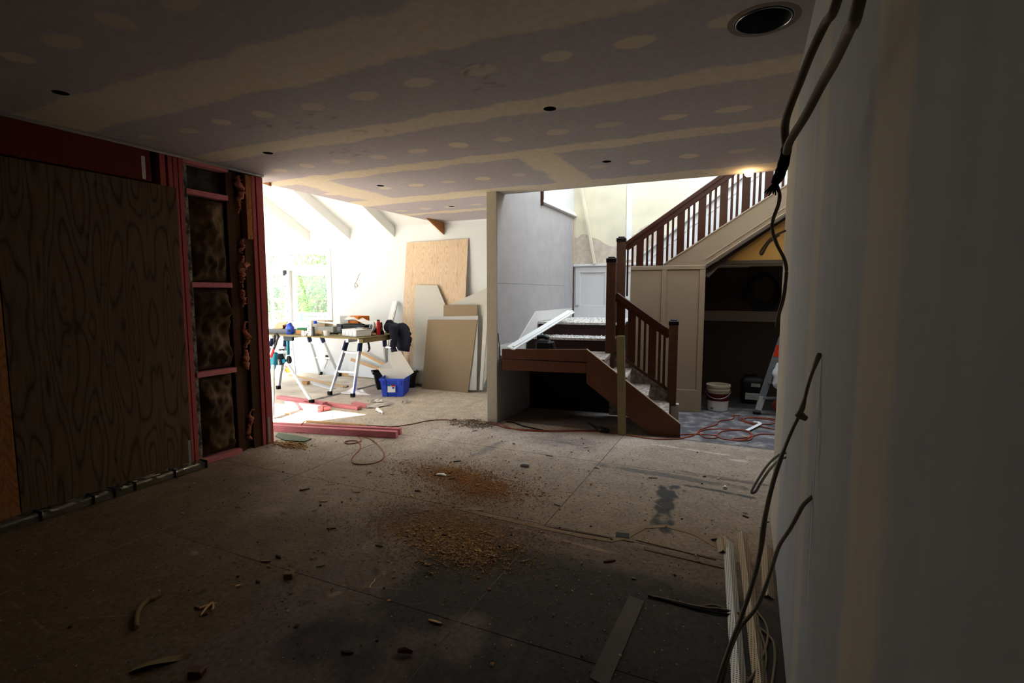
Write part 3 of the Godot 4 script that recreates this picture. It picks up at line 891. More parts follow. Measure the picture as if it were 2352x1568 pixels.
func staircase() -> void:
	var o := thing("staircase", "dark-stained timber staircase turning at a low landing, cream panelled underneath", "staircase")
	o.position = Vector3(-2.839, 0, -5.761)
	o.rotation.y = atan2(0.12947585, 0.99158257)
	org = Vector3.ZERO
	var lx := func(z): return 0.012 - z * 0.1306
	var st := mb()
	plate(st, [Vector2(0.065, 0.835), Vector2(0.065, 0.95), Vector2(1.119, 0.978), Vector2(1.119, 0.83)], 0.0, 0.04)
	obj("fascia_board", st, M.stain_h, o)
	st = mb()
	plate(st, [Vector2(0.065, 0.683), Vector2(0.065, 0.825), Vector2(1.119, 0.815), Vector2(1.119, 0.692)], -0.006, 0.034)
	obj("fascia_board", st, M.stain_h, o)
	st = mb()
	plate(st, [Vector2(1.121, 0.978), Vector2(2.207, 0.152), Vector2(2.207, 0.002), Vector2(1.877, 0.002), Vector2(1.127, 0.573)], 0.0, 0.045)
	obj("stair_string", st, M.stain_h, o)
	st = mb()
	bar(st, Vector3(1.121, 0.982, -0.022), Vector3(2.209, 0.156, -0.022), 0.047, 0.008, Vector3.UP, 0.001)
	obj("string_edge", st, M.cream_paint, o)
	# landing and lower steps
	st = mb()
	slab(st, [Vector2(0.03, -0.045), Vector2(1.33, -0.045), Vector2(1.33, -0.90), Vector2(lx.call(-0.90), -0.90)], 0.825, 0.86)
	obj("landing", st, M.tread, o)
	for k in 3:
		var x: float = [1.60, 1.84, 2.08][k]
		var xb: float = [1.30, 1.57, 1.81][k]
		var y: float = [0.665, 0.46, 0.255][k]
		st = mb()
		bb(st, Vector3(xb, y - 0.03, -0.80), Vector3(x, y, -0.046), 0.008)
		obj("tread", st, M.tread, o)
		st = mb()
		bb(st, Vector3(xb - 0.0, y, -0.80), Vector3(xb + 0.02, y + 0.17, -0.046), 0.001)
		obj("riser", st, M.tread, o)
	st = mb()
	bb(st, Vector3(2.04, 0.001, -0.90), Vector3(2.062, 0.225, -0.046), 0.002)
	obj("riser", st, M.tread, o)
	st = mb()
	bb(st, Vector3(1.99, 0.001, -0.93), Vector3(2.20, 0.21, -0.83), 0.004)
	obj("step_block", st, M.cream_edge, o)
	# added dark panel: blocks light and stands for shade under the landing
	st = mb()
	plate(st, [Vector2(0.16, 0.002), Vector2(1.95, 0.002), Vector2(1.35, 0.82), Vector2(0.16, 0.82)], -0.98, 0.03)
	obj("shade_panel", st, M.shade_black, o)
	# inner string below the short balustrade
	st = mb()
	plate(st, [Vector2(1.31, 0.90), Vector2(2.10, 0.36), Vector2(2.10, 0.02), Vector2(1.31, 0.02)], -0.80, 0.03)
	obj("inner_string", st, M.tread, o)
	# short flight to the upper landing
	for k in 2:
		var z: float = [-0.88, -1.30][k]
		var y: float = [1.036, 1.222][k]
		var zb: float = [-1.33, -3.02][k]
		var xr: float = 1.33 if k == 0 else 1.45
		st = mb()
		slab(st, [Vector2(lx.call(z) + 0.02, z), Vector2(xr, z), Vector2(xr, zb), Vector2(lx.call(zb) + 0.02, zb)], y - 0.03, y)
		obj("tread", st, M.tread_white, o)
		st = mb()
		slab(st, [Vector2(lx.call(z) + 0.02, z - 0.02), Vector2(1.33, z - 0.02), Vector2(1.33, z - 0.045), Vector2(lx.call(z) + 0.02, z - 0.045)], y - 0.186, y - 0.03)
		obj("riser", st, M.riser, o)
	# skirting along the stub wall, stepped up with the stairs
	st = mb()
	var skx := Transform3D(Basis(Vector3(-0.1306, 0, 1).normalized(), Vector3.UP, Vector3(-1, 0, -0.1306).normalized()), Vector3(0.012, 0, -0.06))
	prism(st, [Vector2(0, 0.862), Vector2(0, 0.99), Vector2(-0.55, 0.99), Vector2(-0.9, 1.20), Vector2(-1.2, 1.38), Vector2(-2.88, 1.38), Vector2(-2.88, 1.225), Vector2(-1.28, 1.225), Vector2(-1.24, 1.04), Vector2(-0.86, 1.038), Vector2(-0.83, 0.862)], skx, -0.014)
	obj("stair_skirting", st, M.old_white, o)
	# newels
	newel(o, 1.315, -0.765, 0.62, 2.04, 0.118, M.stain_worn)
	newel(o, 2.105, -0.765, 0.21, 1.245, 0.112, M.stain_worn)
	newel(o, 1.371, -1.463, 1.0, 2.365, 0.122, M.stain_worn)
	# short balustrade
	st = mb()
	bar(st, Vector3(1.374, 1.628, -0.765), Vector3(2.05, 1.148, -0.765), 0.062, 0.07, Vector3.UP, 0.008)
	bar(st, Vector3(1.374, 1.572, -0.765), Vector3(2.05, 1.092, -0.765), 0.04, 0.055, Vector3.UP, 0.004)
	obj("handrail", st, M.stain_v, o)
	st = mb()
	bar(st, Vector3(1.374, 0.872, -0.765), Vector3(2.05, 0.415, -0.765), 0.05, 0.035, Vector3.UP, 0.004)
	obj("bottom_rail", st, M.stain_v, o)
	for q in [[1.395, 1.50], [1.538, 1.637], [1.801, 1.898], [1.43, 1.46], [1.668, 1.703], [1.741, 1.771], [1.925, 1.957], [1.984, 2.016]]:
		if q[0] == 1.43:
			continue
		var xm: float = (q[0] + q[1]) * 0.5
		st = mb()
		var wide: bool = q[1] - q[0] > 0.06
		bb(st, Vector3(q[0], 0.872 - (xm - 1.374) * 0.676, -0.778), Vector3(q[1], 1.58 - (xm - 1.374) * 0.71, -0.752), 0.002)
		obj("baluster", st, M.stain_v, o)
	# long balustrade of the upper flight
	var rail := func(x): return 2.361 + (x - 1.432) * 0.70
	st = mb()
	bar(st, Vector3(1.434, rail.call(1.434) - 0.03, -1.475), Vector3(4.35, rail.call(4.35) - 0.03, -1.475), 0.065, 0.06, Vector3.UP, 0.008)
	bar(st, Vector3(1.434, rail.call(1.434) - 0.093, -1.475), Vector3(4.35, rail.call(4.35) - 0.093, -1.475), 0.045, 0.075, Vector3.UP, 0.004)
	obj("handrail", st, M.stain_v, o)
	var bal := [[1.449, 1.473], [1.512, 1.54]]
	for k in 11:
		var x := 1.579 + k * 0.2685
		bal.append([x, x + 0.098])
		bal.append([x + 0.132, x + 0.162])
		bal.append([x + 0.199, x + 0.229])
	for q in bal:
		var xm: float = (q[0] + q[1]) * 0.5
		st = mb()
		bb(st, Vector3(q[0], maxf(1.60, 1.62 + (xm - 1.5) * 0.66), -1.489), Vector3(q[1], rail.call(xm) - 0.10, -1.461), 0.002)
		obj("baluster", st, M.stain_v, o)
	# upper flight: string, steps, soffit
	st = mb()
	plate(st, [Vector2(1.951, 2.027), Vector2(4.4, 3.647), Vector2(4.4, 3.31), Vector2(2.493, 2.001), Vector2(1.951, 2.001)], -1.40, 0.04)
	obj("upper_string", st, M.cream_paint, o)
	st = mb()
	bar(st, Vector3(1.951, 2.036, -1.42), Vector3(4.4, 3.656, -1.42), 0.06, 0.02, Vector3.UP, 0.004)
	obj("string_cap", st, M.cream_paint, o)
	for off in [[0.10, 0.010], [0.028, 0.014]]:
		st = mb()
		bar(st, Vector3(2.50, 2.0 + off[0], -1.398), Vector3(4.4, 3.305 + off[0], -1.398), off[1], 0.014, Vector3.UP, 0.003)
		obj("string_moulding", st, M.cream_paint, o)
	st = mb()
	bar(st, Vector3(2.49, 1.985, -1.44), Vector3(4.4, 3.295, -1.44), 0.10, 0.03, Vector3.UP, 0.003)
	obj("soffit_trim", st, M.soffit, o)
	for k in 13:
		var x := 1.50 + k * 0.235
		var y := 1.41 + k * 0.172
		st = mb()
		bb(st, Vector3(x - 0.02, y - 0.03, -2.98), Vector3(x + 0.235, y, -1.49), 0.004)
		obj("tread", st, M.tread, o)
		st = mb()
		bb(st, Vector3(x, y - 0.172, -2.98), Vector3(x + 0.02, y - 0.03, -1.49), 0.001)
		obj("riser", st, M.riser, o)
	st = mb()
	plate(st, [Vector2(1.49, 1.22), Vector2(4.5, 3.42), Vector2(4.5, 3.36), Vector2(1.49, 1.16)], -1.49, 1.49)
	obj("soffit", st, M.shade_brown, o)
	# panelled wall under the upper flight
	st = mb()
	plate(st, [Vector2(1.511, 0.001), Vector2(2.497, 0.001), Vector2(2.497, 2.001), Vector2(1.511, 2.021)], -1.405, 0.03)
	var pn := obj("under_stair_panel", st, M.cream_paint, o)
	for q in [[1.511, 1.962, 2.497, 2.020], [1.93, 0.311, 1.995, 1.961], [2.425, 0.311, 2.497, 1.961], [1.511, 0.0, 2.497, 0.31]]:
		st = mb()
		bb(st, Vector3(q[0] + 0.001, q[1] + 0.002, -1.405), Vector3(q[2] + 0.003, q[3], -1.391), 0.003)
		obj("panel_rail", st, M.cream_paint, pn)
	for q in [[1.515, 1.957, 1.93, 1.9605], [1.995, 1.957, 2.425, 1.9605], [1.9265, 0.31, 1.9298, 1.957], [1.9952, 0.31, 1.9985, 1.957], [2.4215, 0.31, 2.4248, 1.957]]:  # thin dark strips painted in for the shaded gaps round the panels
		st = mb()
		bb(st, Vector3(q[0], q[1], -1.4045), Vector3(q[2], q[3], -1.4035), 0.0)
		obj("gap_shade", st, M.old_timber, pn)
	# opening to the cupboard under the stairs
	st = mb()
	bb(st, Vector3(2.56, 2.035, -1.66), Vector3(4.2, 2.085, -1.56), 0.004)
	obj("door_head", st, M.soffit, o)
	st = mb()
	plate(st, [Vector2(2.56, 2.085), Vector2(4.2, 2.085), Vector2(4.2, 3.16), Vector2(4.1, 3.10)], -1.60, 0.02)
	obj("yellow_infill", st, M.ochre_wall, o)
	st = mb()
	bar(st, Vector3(2.50, 1.86, -1.46), Vector3(2.66, 2.03, -1.58), 0.10, 0.03, Vector3.UP, 0.003)
	obj("sloping_trim", st, M.soffit, o)
	st = mb()
	bb(st, Vector3(2.455, 0.002, -1.56), Vector3(2.497, 1.95, -1.437), 0.003)
	obj("door_post", st, M.old_timber, o)

# ---------- things in the extension ----------
func ladder_frame(o: Node3D, fa: Vector3, fb: Vector3, ta: Vector3, tb: Vector3, bracket := true) -> void:
	for q in [[fa, ta], [fb, tb]]:
		var mid: Vector3 = q[0].lerp(q[1], 0.42)
		var st := mb()
		bar(st, q[0] + (q[1] - q[0]) * 0.03, mid, 0.028, 0.05, Vector3.BACK)
		bar(st, mid - (q[1] - q[0]) * 0.06, q[1], 0.036, 0.06, Vector3.BACK)
		var lg := obj("leg", st, M.alu, o)
		st = mb()
		bx(st, q[0] + Vector3(0, 0.03, 0), Vector3(0.062, 0.06, 0.062), Basis(), 0.006)
		obj("rubber_foot", st, M.rubber, lg)
	for t in [0.44, 0.80]:
		var st := mb()
		bar(st, fa.lerp(ta, t), fb.lerp(tb, t), 0.035, 0.03)
		obj("rung", st, M.alu, o)
	if bracket:
		for q in [[fa, ta], [fb, tb]]:
			var st := mb()
			bar(st, q[0].lerp(q[1], 0.82), q[1] + Vector3(0, 0.01, 0), 0.045, 0.085, Vector3.BACK, 0.01)
			obj("bracket", st, M.navy_plastic, o)

func trestles() -> void:
	var o := thing("trestle", "folding aluminium trestle with blue brackets under right end of tool table", "trestle", Vector3(-5.8, 0, -6.9), "aluminium trestles under the tool table")
	ladder_frame(o, Vector3(-6.119, 0, -6.28), Vector3(-5.651, 0, -6.29), Vector3(-6.02, 0.85, -6.60), Vector3(-5.735, 0.85, -6.60))
	ladder_frame(o, Vector3(-6.10, 0, -7.74), Vector3(-5.60, 0, -7.76), Vector3(-5.86, 0.85, -7.36), Vector3(-5.58, 0.85, -7.36))
	for x in [-5.95, -5.70]:
		box_part("top_beam", Vector3(x - 0.03, 0.84, -7.42), Vector3(x + 0.03, 0.92, -6.52), M.alu, o)
	o = thing("trestle", "folding aluminium trestle under left end of tool table, legs before white wall", "trestle", Vector3(-7.5, 0, -7.0), "aluminium trestles under the tool table")
	ladder_frame(o, Vector3(-7.81, 0, -7.78), Vector3(-7.33, 0, -7.80), Vector3(-7.74, 0.85, -7.42), Vector3(-7.42, 0.85, -7.42))
	ladder_frame(o, Vector3(-7.86, 0, -6.30), Vector3(-7.30, 0, -6.30), Vector3(-7.74, 0.85, -6.62), Vector3(-7.42, 0.85, -6.62))
	for x in [-7.72, -7.45]:
		box_part("top_beam", Vector3(x - 0.03, 0.84, -7.46), Vector3(x + 0.03, 0.922, -6.55), M.alu, o)
	o = thing("work_table_top", "long sheet of pale plywood laid over trestles as a tool table", "table top", Vector3(-7.4, 0.924, -6.9))
	box_part("board", Vector3(-8.12, 0.926, -7.46), Vector3(-5.475, 0.946, -6.26), M.prop, o, 0.002)
	box_part("edge_batten", Vector3(-5.56, 0.862, -7.44), Vector3(-5.48, 0.925, -6.36), M.prop, o)
	box_part("edge_batten", Vector3(-8.1, 0.862, -6.36), Vector3(-7.95, 0.925, -6.30), M.prop, o)

const TT := 0.947

func can(called: String, label: String, p: Vector3, r: float, h: float, m: Material, capm: Material, caph: float, cat := "can") -> Node3D:
	var o := thing(called, label, cat, p)
	var st := mb()
	lathe(st, Transform3D(Basis(), p), [Vector2(0, 0), Vector2(r, 0.002), Vector2(r, h * 0.97), Vector2(r * 0.8, h), Vector2(0, h)], 20)
	obj("body", st, m, o)
	st = mb()
	lathe(st, Transform3D(Basis(), p + Vector3(0, h, 0)), [Vector2(0, 0), Vector2(r * 0.8, 0.0), Vector2(r * 0.8, caph * 0.85), Vector2(r * 0.6, caph), Vector2(0, caph)], 18)
	obj("cap", st, capm, o)
	return o

func ybox(st: SurfaceTool, p: Vector3, s: Vector3, yaw := 0.0, bev := 0.004) -> void:
	bx(st, p + Vector3(0, s.y * 0.5, 0), s, Basis(Vector3.UP, yaw), bev)

func solo_box(called: String, label: String, cat: String, p: Vector3, s: Vector3, m: Material, yaw := 0.0, group := "", bev := 0.004) -> MeshInstance3D:
	at(p)
	var st := mb()
	ybox(st, p, s, yaw, bev)
	var o := obj(called, st, m)
	tag(o, label, cat, group)
	return o

func carton(called: String, label: String, p: Vector3, s: Vector3, m: Material, yaw: float, tape: Material) -> void:
	var o := thing(called, label, "box", p)
	var st := mb()
	ybox(st, p, s, yaw, 0.003)
	obj("body", st, m, o)
	st = mb()
	ybox(st, p + Vector3(0, s.y, 0), Vector3(s.x * 1.002, 0.002, 0.05), yaw, 0.0)
	obj("tape", st, tape, o)
	st = mb()
	ybox(st, p + Basis(Vector3.UP, yaw) * Vector3(0, s.y * 0.35, s.z * 0.5), Vector3(s.x * 0.4, s.y * 0.35, 0.003), yaw, 0.0)
	obj("printed_label", st, M.pale_grey, o)

func table_things() -> void:
	var o: Node3D
	var st: SurfaceTool
	var p: Vector3
	rng.seed = 60
	# grey case with its lid up and rags in it
	p = Vector3(-7.42, TT, -6.52)
	o = thing("tool_case", "grey tool case with raised pinkish lid at left end of the table", "case", p)
	st = mb()
	ybox(st, p, Vector3(0.42, 0.075, 0.22), 0.1)
	obj("case_base", st, M.grey, o)
	st = mb()
	bx(st, p + Vector3(-0.05, 0.13, -0.03), Vector3(0.26, 0.012, 0.17), Basis(Vector3(1, 0, 0), 0.75) * Basis(Vector3(0, 0, 1), 0.12))
	obj("case_lid", st, M.card_pale, o)
	st = mb()
	limb(st, [p + Vector3(0.06, 0.085, 0), p + Vector3(0.12, 0.14, 0.02), p + Vector3(0.19, 0.10, 0)], [0.02, 0.05, 0.02], [0.01, 0.012, 0.01], 7, 0.3)
	obj("rag", st, M.dark_red, o)
	# blue jerrycan
	p = Vector3(-7.091, 0.947, -6.414)
	o = thing("jerrycan", "small blue plastic jerrycan with handle near left end of the table", "bottle", p)
	st = mb()
	limb(st, [p + Vector3(0, 0.0, 0), p + Vector3(0, 0.01, 0), p + Vector3(0, 0.125, 0), p + Vector3(0.005, 0.15, 0), p + Vector3(0.015, 0.158, 0)], [0.05, 0.066, 0.066, 0.055, 0.035], [0.035, 0.045, 0.045, 0.04, 0.025], 16, 0.0, Vector3.BACK, 0.6)
	obj("body", st, M.blue, o)
	st = mb()
	tube(st, [p + Vector3(-0.045, 0.14, 0), p + Vector3(-0.02, 0.18, 0), p + Vector3(0.025, 0.185, 0), p + Vector3(0.05, 0.14, 0)], 0.009, 7)
	obj("handle", st, M.navy_plastic, o)
	st = mb()
	bx(st, p + Vector3(0.02, 0.06, 0.045), Vector3(0.06, 0.05, 0.004), Basis(), 0.001)
	obj("label_patch", st, M.dark_green, o)
	p = Vector3(-6.876, 0.947, -6.41)
	solo_box("tan_carton", "low tan cardboard carton beside the blue jerrycan", "box", p + Vector3(0, 0, -0.06), Vector3(0.17, 0.075, 0.10), M.card, 0.1)
	solo_box("green_box", "flat green box lying on the tan carton beside jerrycan", "box", p + Vector3(0.03, 0.076, -0.07), Vector3(0.19, 0.032, 0.11), M.green, 0.15)
	# folded leaflet standing
	p = Vector3(-6.609, 0.947, -6.241)
	at(p)
	st = mb()
	bx(st, p + Vector3(-0.012, 0.042, 0), Vector3(0.06, 0.085, 0.003), Basis(Vector3.FORWARD, 0.22))
	bx(st, p + Vector3(0.012, 0.042, -0.03), Vector3(0.06, 0.085, 0.003), Basis(Vector3.FORWARD, 0.22) * Basis(Vector3.RIGHT, -0.5))
	tag(obj("leaflet", st, M.white), "white folded leaflet standing tilted at the table's front edge", "leaflet")
	# printed white carton, upright, with squeeze bottle behind
	p = Vector3(-6.524, 0.947, -6.28)
	o = thing("white_carton", "upright white printed carton at the table's front edge beside dark tin", "box", p)
	st = mb()
	ybox(st, p + Vector3(0, 0, -0.03), Vector3(0.085, 0.205, 0.06), 0.1)
	obj("body", st, M.white, o)
	for k in 5:
		st = mb()
		ybox(st, p + Vector3(-0.018 + 0.018 * (k % 3), 0.03 + 0.032 * k, 0.003), Vector3(0.03, 0.012, 0.003), 0.1, 0.0)
		obj("print_mark", st, M.grey, o)
	can("squeeze_bottle", "clear bottle with blue collar standing behind the white carton", p + Vector3(0.0, 0, -0.14), 0.036, 0.19, M.clear, M.blue, 0.05, "bottle")
	can("dark_tin", "narrow dark tin standing right of the white carton", p + Vector3(0.075, 0, -0.02), 0.02, 0.145, M.grey_case, M.black, 0.006, "tin")
	# crumpled paper, white tub, cords
	p = Vector3(-6.467, 0.947, -6.401)
	at(p)
	st = mb()
	limb(st, [p + Vector3(-0.06, 0.03, -0.03), p + Vector3(-0.02, 0.045, -0.02), p + Vector3(0.04, 0.04, -0.03), p + Vector3(0.07, 0.02, -0.02)], [0.03, 0.05, 0.045, 0.02], [0.02, 0.045, 0.04, 0.015], 9, 0.3)
	tag(obj("paper_bag", st, M.card_pale), "crumpled tan paper bag between dark tin and white tub", "bag")
	p = Vector3(-6.297, 0.947, -6.383)
	at(p)
	st = mb()
	lathe(st, Transform3D(Basis(), p + Vector3(0, 0, -0.05)), [Vector2(0, 0), Vector2(0.045, 0), Vector2(0.052, 0.085), Vector2(0.047, 0.085), Vector2(0.042, 0.01), Vector2(0, 0.01)], 20)
	tag(obj("plastic_tub", st, M.film), "small round white tub at the table's front edge", "tub")
	p = Vector3(-6.251, 0.947, -6.5)
	at(p)
	st = mb()
	var pts := []
	for k in 26:
		pts.append(p + Vector3(0.07 * cos(k * 0.9) + rng.randf_range(-0.02, 0.02), 0.012 + 0.03 * absf(sin(k * 1.7)), -0.05 + 0.045 * sin(k * 0.9)))
	tube(st, pts, 0.006, 6, 3)
	tag(obj("charger_cord", st, M.black), "tangled black cord in front of the black tool box", "cord")
	# black and grey tool box
	p = Vector3(-6.313, 0.947, -6.873)
	o = thing("tool_box", "long black tool box with grey end in the middle of the table", "tool box", p)
	p += Vector3(0.14, 0, 0)
	org = p
	o.position = p
	st = mb()
	ybox(st, p + Vector3(0.05, 0.0, -0.1), Vector3(0.50, 0.15, 0.2), -0.06, 0.01)
	obj("body", st, M.black, o)
	st = mb()
	ybox(st, p + Vector3(-0.27, 0.0, -0.115), Vector3(0.13, 0.16, 0.22), -0.06, 0.012)
	obj("end_panel", st, M.grey_case, o)
	st = mb()
	ybox(st, p + Vector3(-0.27, 0.03, -0.003), Vector3(0.085, 0.085, 0.008), -0.06, 0.002)
	obj("recess_plate", st, M.grey, o)
	st = mb()
	ybox(st, p + Vector3(0.05, 0.151, -0.1), Vector3(0.3, 0.022, 0.05), -0.06, 0.006)
	obj("lid_handle", st, M.black, o)
	# clear organiser at the corner
	p = Vector3(-5.798, 0.947, -6.612) + Vector3(0, 0, 0.03)
	o = thing("organiser_box", "milky clear plastic parts organiser at the table's front right corner", "organiser", p)
	st = mb()
	ybox(st, p, Vector3(0.40, 0.10, 0.29), -0.25, 0.012)
	obj("body", st, M.clear, o)
	st = mb()
	ybox(st, p + Vector3(0, 0.101, 0), Vector3(0.405, 0.012, 0.295), -0.25, 0.005)
	obj("lid", st, M.film, o)
	for k in 3:
		st = mb()
		ybox(st, p + Basis(Vector3.UP, -0.25) * Vector3(-0.1 + 0.1 * k, 0.015, 0.1465), Vector3(0.003, 0.075, 0.003), -0.25, 0)
		obj("divider", st, M.grey, o)
	p += Vector3(0.02, 0.115, -0.02)
	at(p)
	st = mb()
	for k in 2:
		var ring := []
		for j in 13:
			ring.append(p + Vector3(-0.05 + 0.06 * k + 0.024 * cos(j * TAU / 12.0), 0.01 + 0.012 * k, 0.02 * sin(j * TAU / 12.0)))
		tube(st, ring, 0.006, 6, 3)
		tube(st, [p + Vector3(-0.03 + 0.05 * k, 0.012, 0.0), p + Vector3(0.05, 0.018, -0.01 + 0.02 * k), p + Vector3(0.10, 0.016, 0.0)], 0.007, 6, 3)
	tag(obj("snips", st, M.zinc), "ring-handled steel snips lying on the clear organiser", "tool")
	at(p + Vector3(0.1, 0, 0.0))
	st = mb()
	bx(st, org + Vector3(0.03, 0.012, -0.03), Vector3(0.2, 0.018, 0.035), Basis(Vector3.UP, -0.4))
	tag(obj("chisel", st, M.stain_h), "brown wooden tool handle lying on the clear organiser", "tool")
	# stacked white boards, papers and cartons at the back
	p = Vector3(-7.0, TT, -7.18)
	solo_box("board_stack", "stack of grey-white board offcuts at the back of the table", "boards", p, Vector3(0.6, 0.10, 0.4), M.pale_grey, 0.05)
	p = Vector3(-6.75, TT + 0.13, -7.02)
	at(p)
	st = mb()
	bx(st, p + Vector3(0, 0.035, 0), Vector3(0.72, 0.02, 0.12), Basis(Vector3.FORWARD, 0.07))
	tag(obj("white_board", st, M.white), "white panel lying tilted across the board stack", "panel")
	p = Vector3(-6.10, TT + 0.11, -7.10)
	at(p)
	st = mb()
	sheet(st, func(u, v): return p + Vector3(-0.32 + 0.6 * u, 0.155 - 0.10 * u + 0.02 * sin(u * 9.0 + v * 4.0) + 0.012 * cos(v * 11.0), -0.16 + 0.30 * v), 14, 8, 0.002)
	tag(obj("paper_bag", st, M.white), "white paper sack with faint pink print draped over the tool box", "bag")
	carton("cardboard_box", "tan cardboard carton on the board stack before the window", Vector3(-7.05, TT + 0.102, -7.1), Vector3(0.30, 0.10, 0.22), M.card_pale, 0.1, M.card)
	carton("cardboard_box", "white carton standing between tan and orange cartons on the table", Vector3(-6.62, TT + 0.158, -7.27), Vector3(0.16, 0.13, 0.2), M.pale_grey, 0.25, M.white)
	carton("cardboard_box", "bright orange cardboard carton topmost at the back of the table", Vector3(-6.38, TT + 0.158, -7.32), Vector3(0.27, 0.13, 0.25), M.orange, -0.2, M.orange)
	solo_box("plinth_carton", "flat tan carton under the orange carton at the table's back", "box", Vector3(-6.42, TT, -7.28), Vector3(0.5, 0.155, 0.32), M.card_pale, -0.1)
	# small orange tray beyond the saw
	p = Vector3(-5.90, TT, -7.15)
	o = thing("orange_tray", "shallow orange-tan frame behind the circular saw", "tray", p)
	for q in [[0, 0.115, 0.10, 0.25, 0.012, 0.16], [0.12, 0, 0, 0.012, 0.12, 0.16], [-0.12, 0, 0, 0.012, 0.12, 0.16]]:
		st = mb()
		bx(st, p + Vector3(q[0], q[1] if q[1] > 0.0 else 0.06, 0), Vector3(q[3], q[4], q[5]))
		obj("frame_side", st, M.card, o)
	# circular saw
	p = Vector3(-5.66, TT, -6.92)
	o = thing("circular_saw", "circular saw with pale grey round guard and dark green body", "saw", p)
	var sx := Transform3D(Basis(Vector3.UP, -0.5) * Basis(Vector3.RIGHT, PI / 2 - 0.25), p + Vector3(-0.05, 0.125, 0.05))
	st = mb()
	lathe(st, sx, [Vector2(0, -0.022), Vector2(0.085, -0.022), Vector2(0.098, -0.01), Vector2(0.098, 0.02), Vector2(0, 0.02)], 28)
	obj("blade_guard", st, M.pale_grey, o)
	st = mb()
	lathe(st, sx, [Vector2(0, 0.021), Vector2(0.05, 0.021), Vector2(0.045, 0.034), Vector2(0, 0.034)], 20)
	obj("hub", st, M.grey_case, o)
	st = mb()
	limb(st, smooth_pts([p + Vector3(-0.02, 0.05, -0.02), p + Vector3(0.05, 0.07, 0.0), p + Vector3(0.12, 0.045, 0.03)], 4), [0.04, 0.055, 0.03], [0.04, 0.05, 0.03], 10, 0.05)
	obj("motor_body", st, M.dark_green, o)
	st = mb()
	limb(st, smooth_pts([p + Vector3(0.03, 0.09, -0.03), p + Vector3(0.06, 0.16, -0.04), p + Vector3(0.05, 0.20, -0.05)], 4), [0.025, 0.02, 0.022], [0.03, 0.025, 0.026], 10, 0.02)
	obj("grip", st, M.dark_green, o)
	st = mb()
	bx(st, p + Vector3(0.02, 0.006, 0.03), Vector3(0.26, 0.006, 0.13), Basis(Vector3.UP, -0.5))
	obj("base_plate", st, M.zinc, o)
	# right end: cans, tray, offcut, purple roll
	p = Vector3(-5.555, TT, -6.86)
	can("spray_can", "white spray can with black top right of the circular saw", p + Vector3(-0.07, 0.075, -0.06), 0.031, 0.125, M.white, M.black, 0.055)
	can("spray_can", "tall red spray can at the table's right end", p + Vector3(0.0, 0, 0.02), 0.033, 0.215, M.red, M.red, 0.02)
	o = thing("tin_tray", "dark red tin tray under the white spray can", "tray", p + Vector3(-0.09, 0.0, -0.07))
	st = mb()
	ybox(st, org + Vector3(0, 0, 0), Vector3(0.17, 0.06, 0.12), 0.15, 0.006)
	obj("tray_body", st, M.dark_red, o)
	st = mb()
	ybox(st, org + Vector3(0, 0.0605, 0), Vector3(0.16, 0.012, 0.11), 0.15, 0.003)
	obj("tray_lid", st, M.black, o)
	solo_box("timber_offcut", "short pale timber offcut on table beside red spray can", "offcut", p + Vector3(-0.08, 0, 0.11), Vector3(0.15, 0.045, 0.05), M.pine, 0.12)
	at(p + Vector3(-0.17, 0.0, -0.15))
	st = mb()
	lathe(st, Transform3D(Basis(Vector3.RIGHT, PI / 2 - 0.1), org + Vector3(0, 0.055, 0)), [Vector2(0.02, -0.03), Vector2(0.055, -0.03), Vector2(0.055, 0.03), Vector2(0.02, 0.03), Vector2(0.02, -0.03)], 22)
	tag(obj("tape_roll", st, mat(Color(0.22, 0.2, 0.5), 0.5)), "purple roll of tape standing left of the spray cans", "tape roll")
	# white level standing on the table against the wall
	o = thing("spirit_level", "white straight edge leaning upright against wall behind spray cans", "level", Vector3(-5.78, TT, -7.38))
	var la := Vector3(-5.80, TT + 0.004, -7.36)
	var lb := Vector3(-5.946, 1.49, -7.8)
	st = mb()
	bar(st, la, lb, 0.022, 0.09, Vector3.RIGHT, 0.003)
	obj("blade", st, M.white, o)
	st = mb()
	bar(st, la + Vector3(0.056, 0, -0.01), lb + Vector3(0.056, 0, -0.01), 0.034, 0.02, Vector3.RIGHT, 0.003)
	obj("side_rail", st, M.alu, o)
	# jacket thrown over the corner
	p = Vector3(-5.46, TT, -7.12)
	o = thing("jacket", "dark navy work jacket thrown over the table's right corner", "jacket", p)
	rng.seed = 5
	st = mb()
	limb(st, smooth_pts([p + Vector3(-0.16, 0.09, 0.02), p + Vector3(-0.07, 0.11, 0.0), p + Vector3(0.03, 0.085, 0.0), p + Vector3(0.10, 0.04, 0.0)], 6), [0.06, 0.16, 0.18, 0.12], [0.055, 0.09, 0.075, 0.05], 18, 0.16, Vector3.UP, 0.8)
	obj("body", st, M.denim, o)
	st = mb()
	limb(st, smooth_pts([p + Vector3(0.03, 0.09, -0.04), p + Vector3(0.13, 0.035, -0.05), p + Vector3(0.165, -0.10, -0.05), p + Vector3(0.15, -0.28, -0.04)], 6), [0.10, 0.15, 0.15, 0.11], [0.04, 0.05, 0.05, 0.04], 18, 0.16, Vector3.BACK)
	obj("hanging_panel", st, M.denim, o)
	st = mb()
	limb(st, smooth_pts([p + Vector3(-0.02, 0.13, 0.09), p + Vector3(0.07, 0.09, 0.12), p + Vector3(0.10, -0.06, 0.13), p + Vector3(0.08, -0.22, 0.13), p + Vector3(0.13, -0.36, 0.11)], 6), [0.05, 0.07, 0.065, 0.06, 0.05], [0.04, 0.055, 0.05, 0.05, 0.04], 14, 0.15)
	obj("sleeve", st, M.denim, o)
	st = mb()
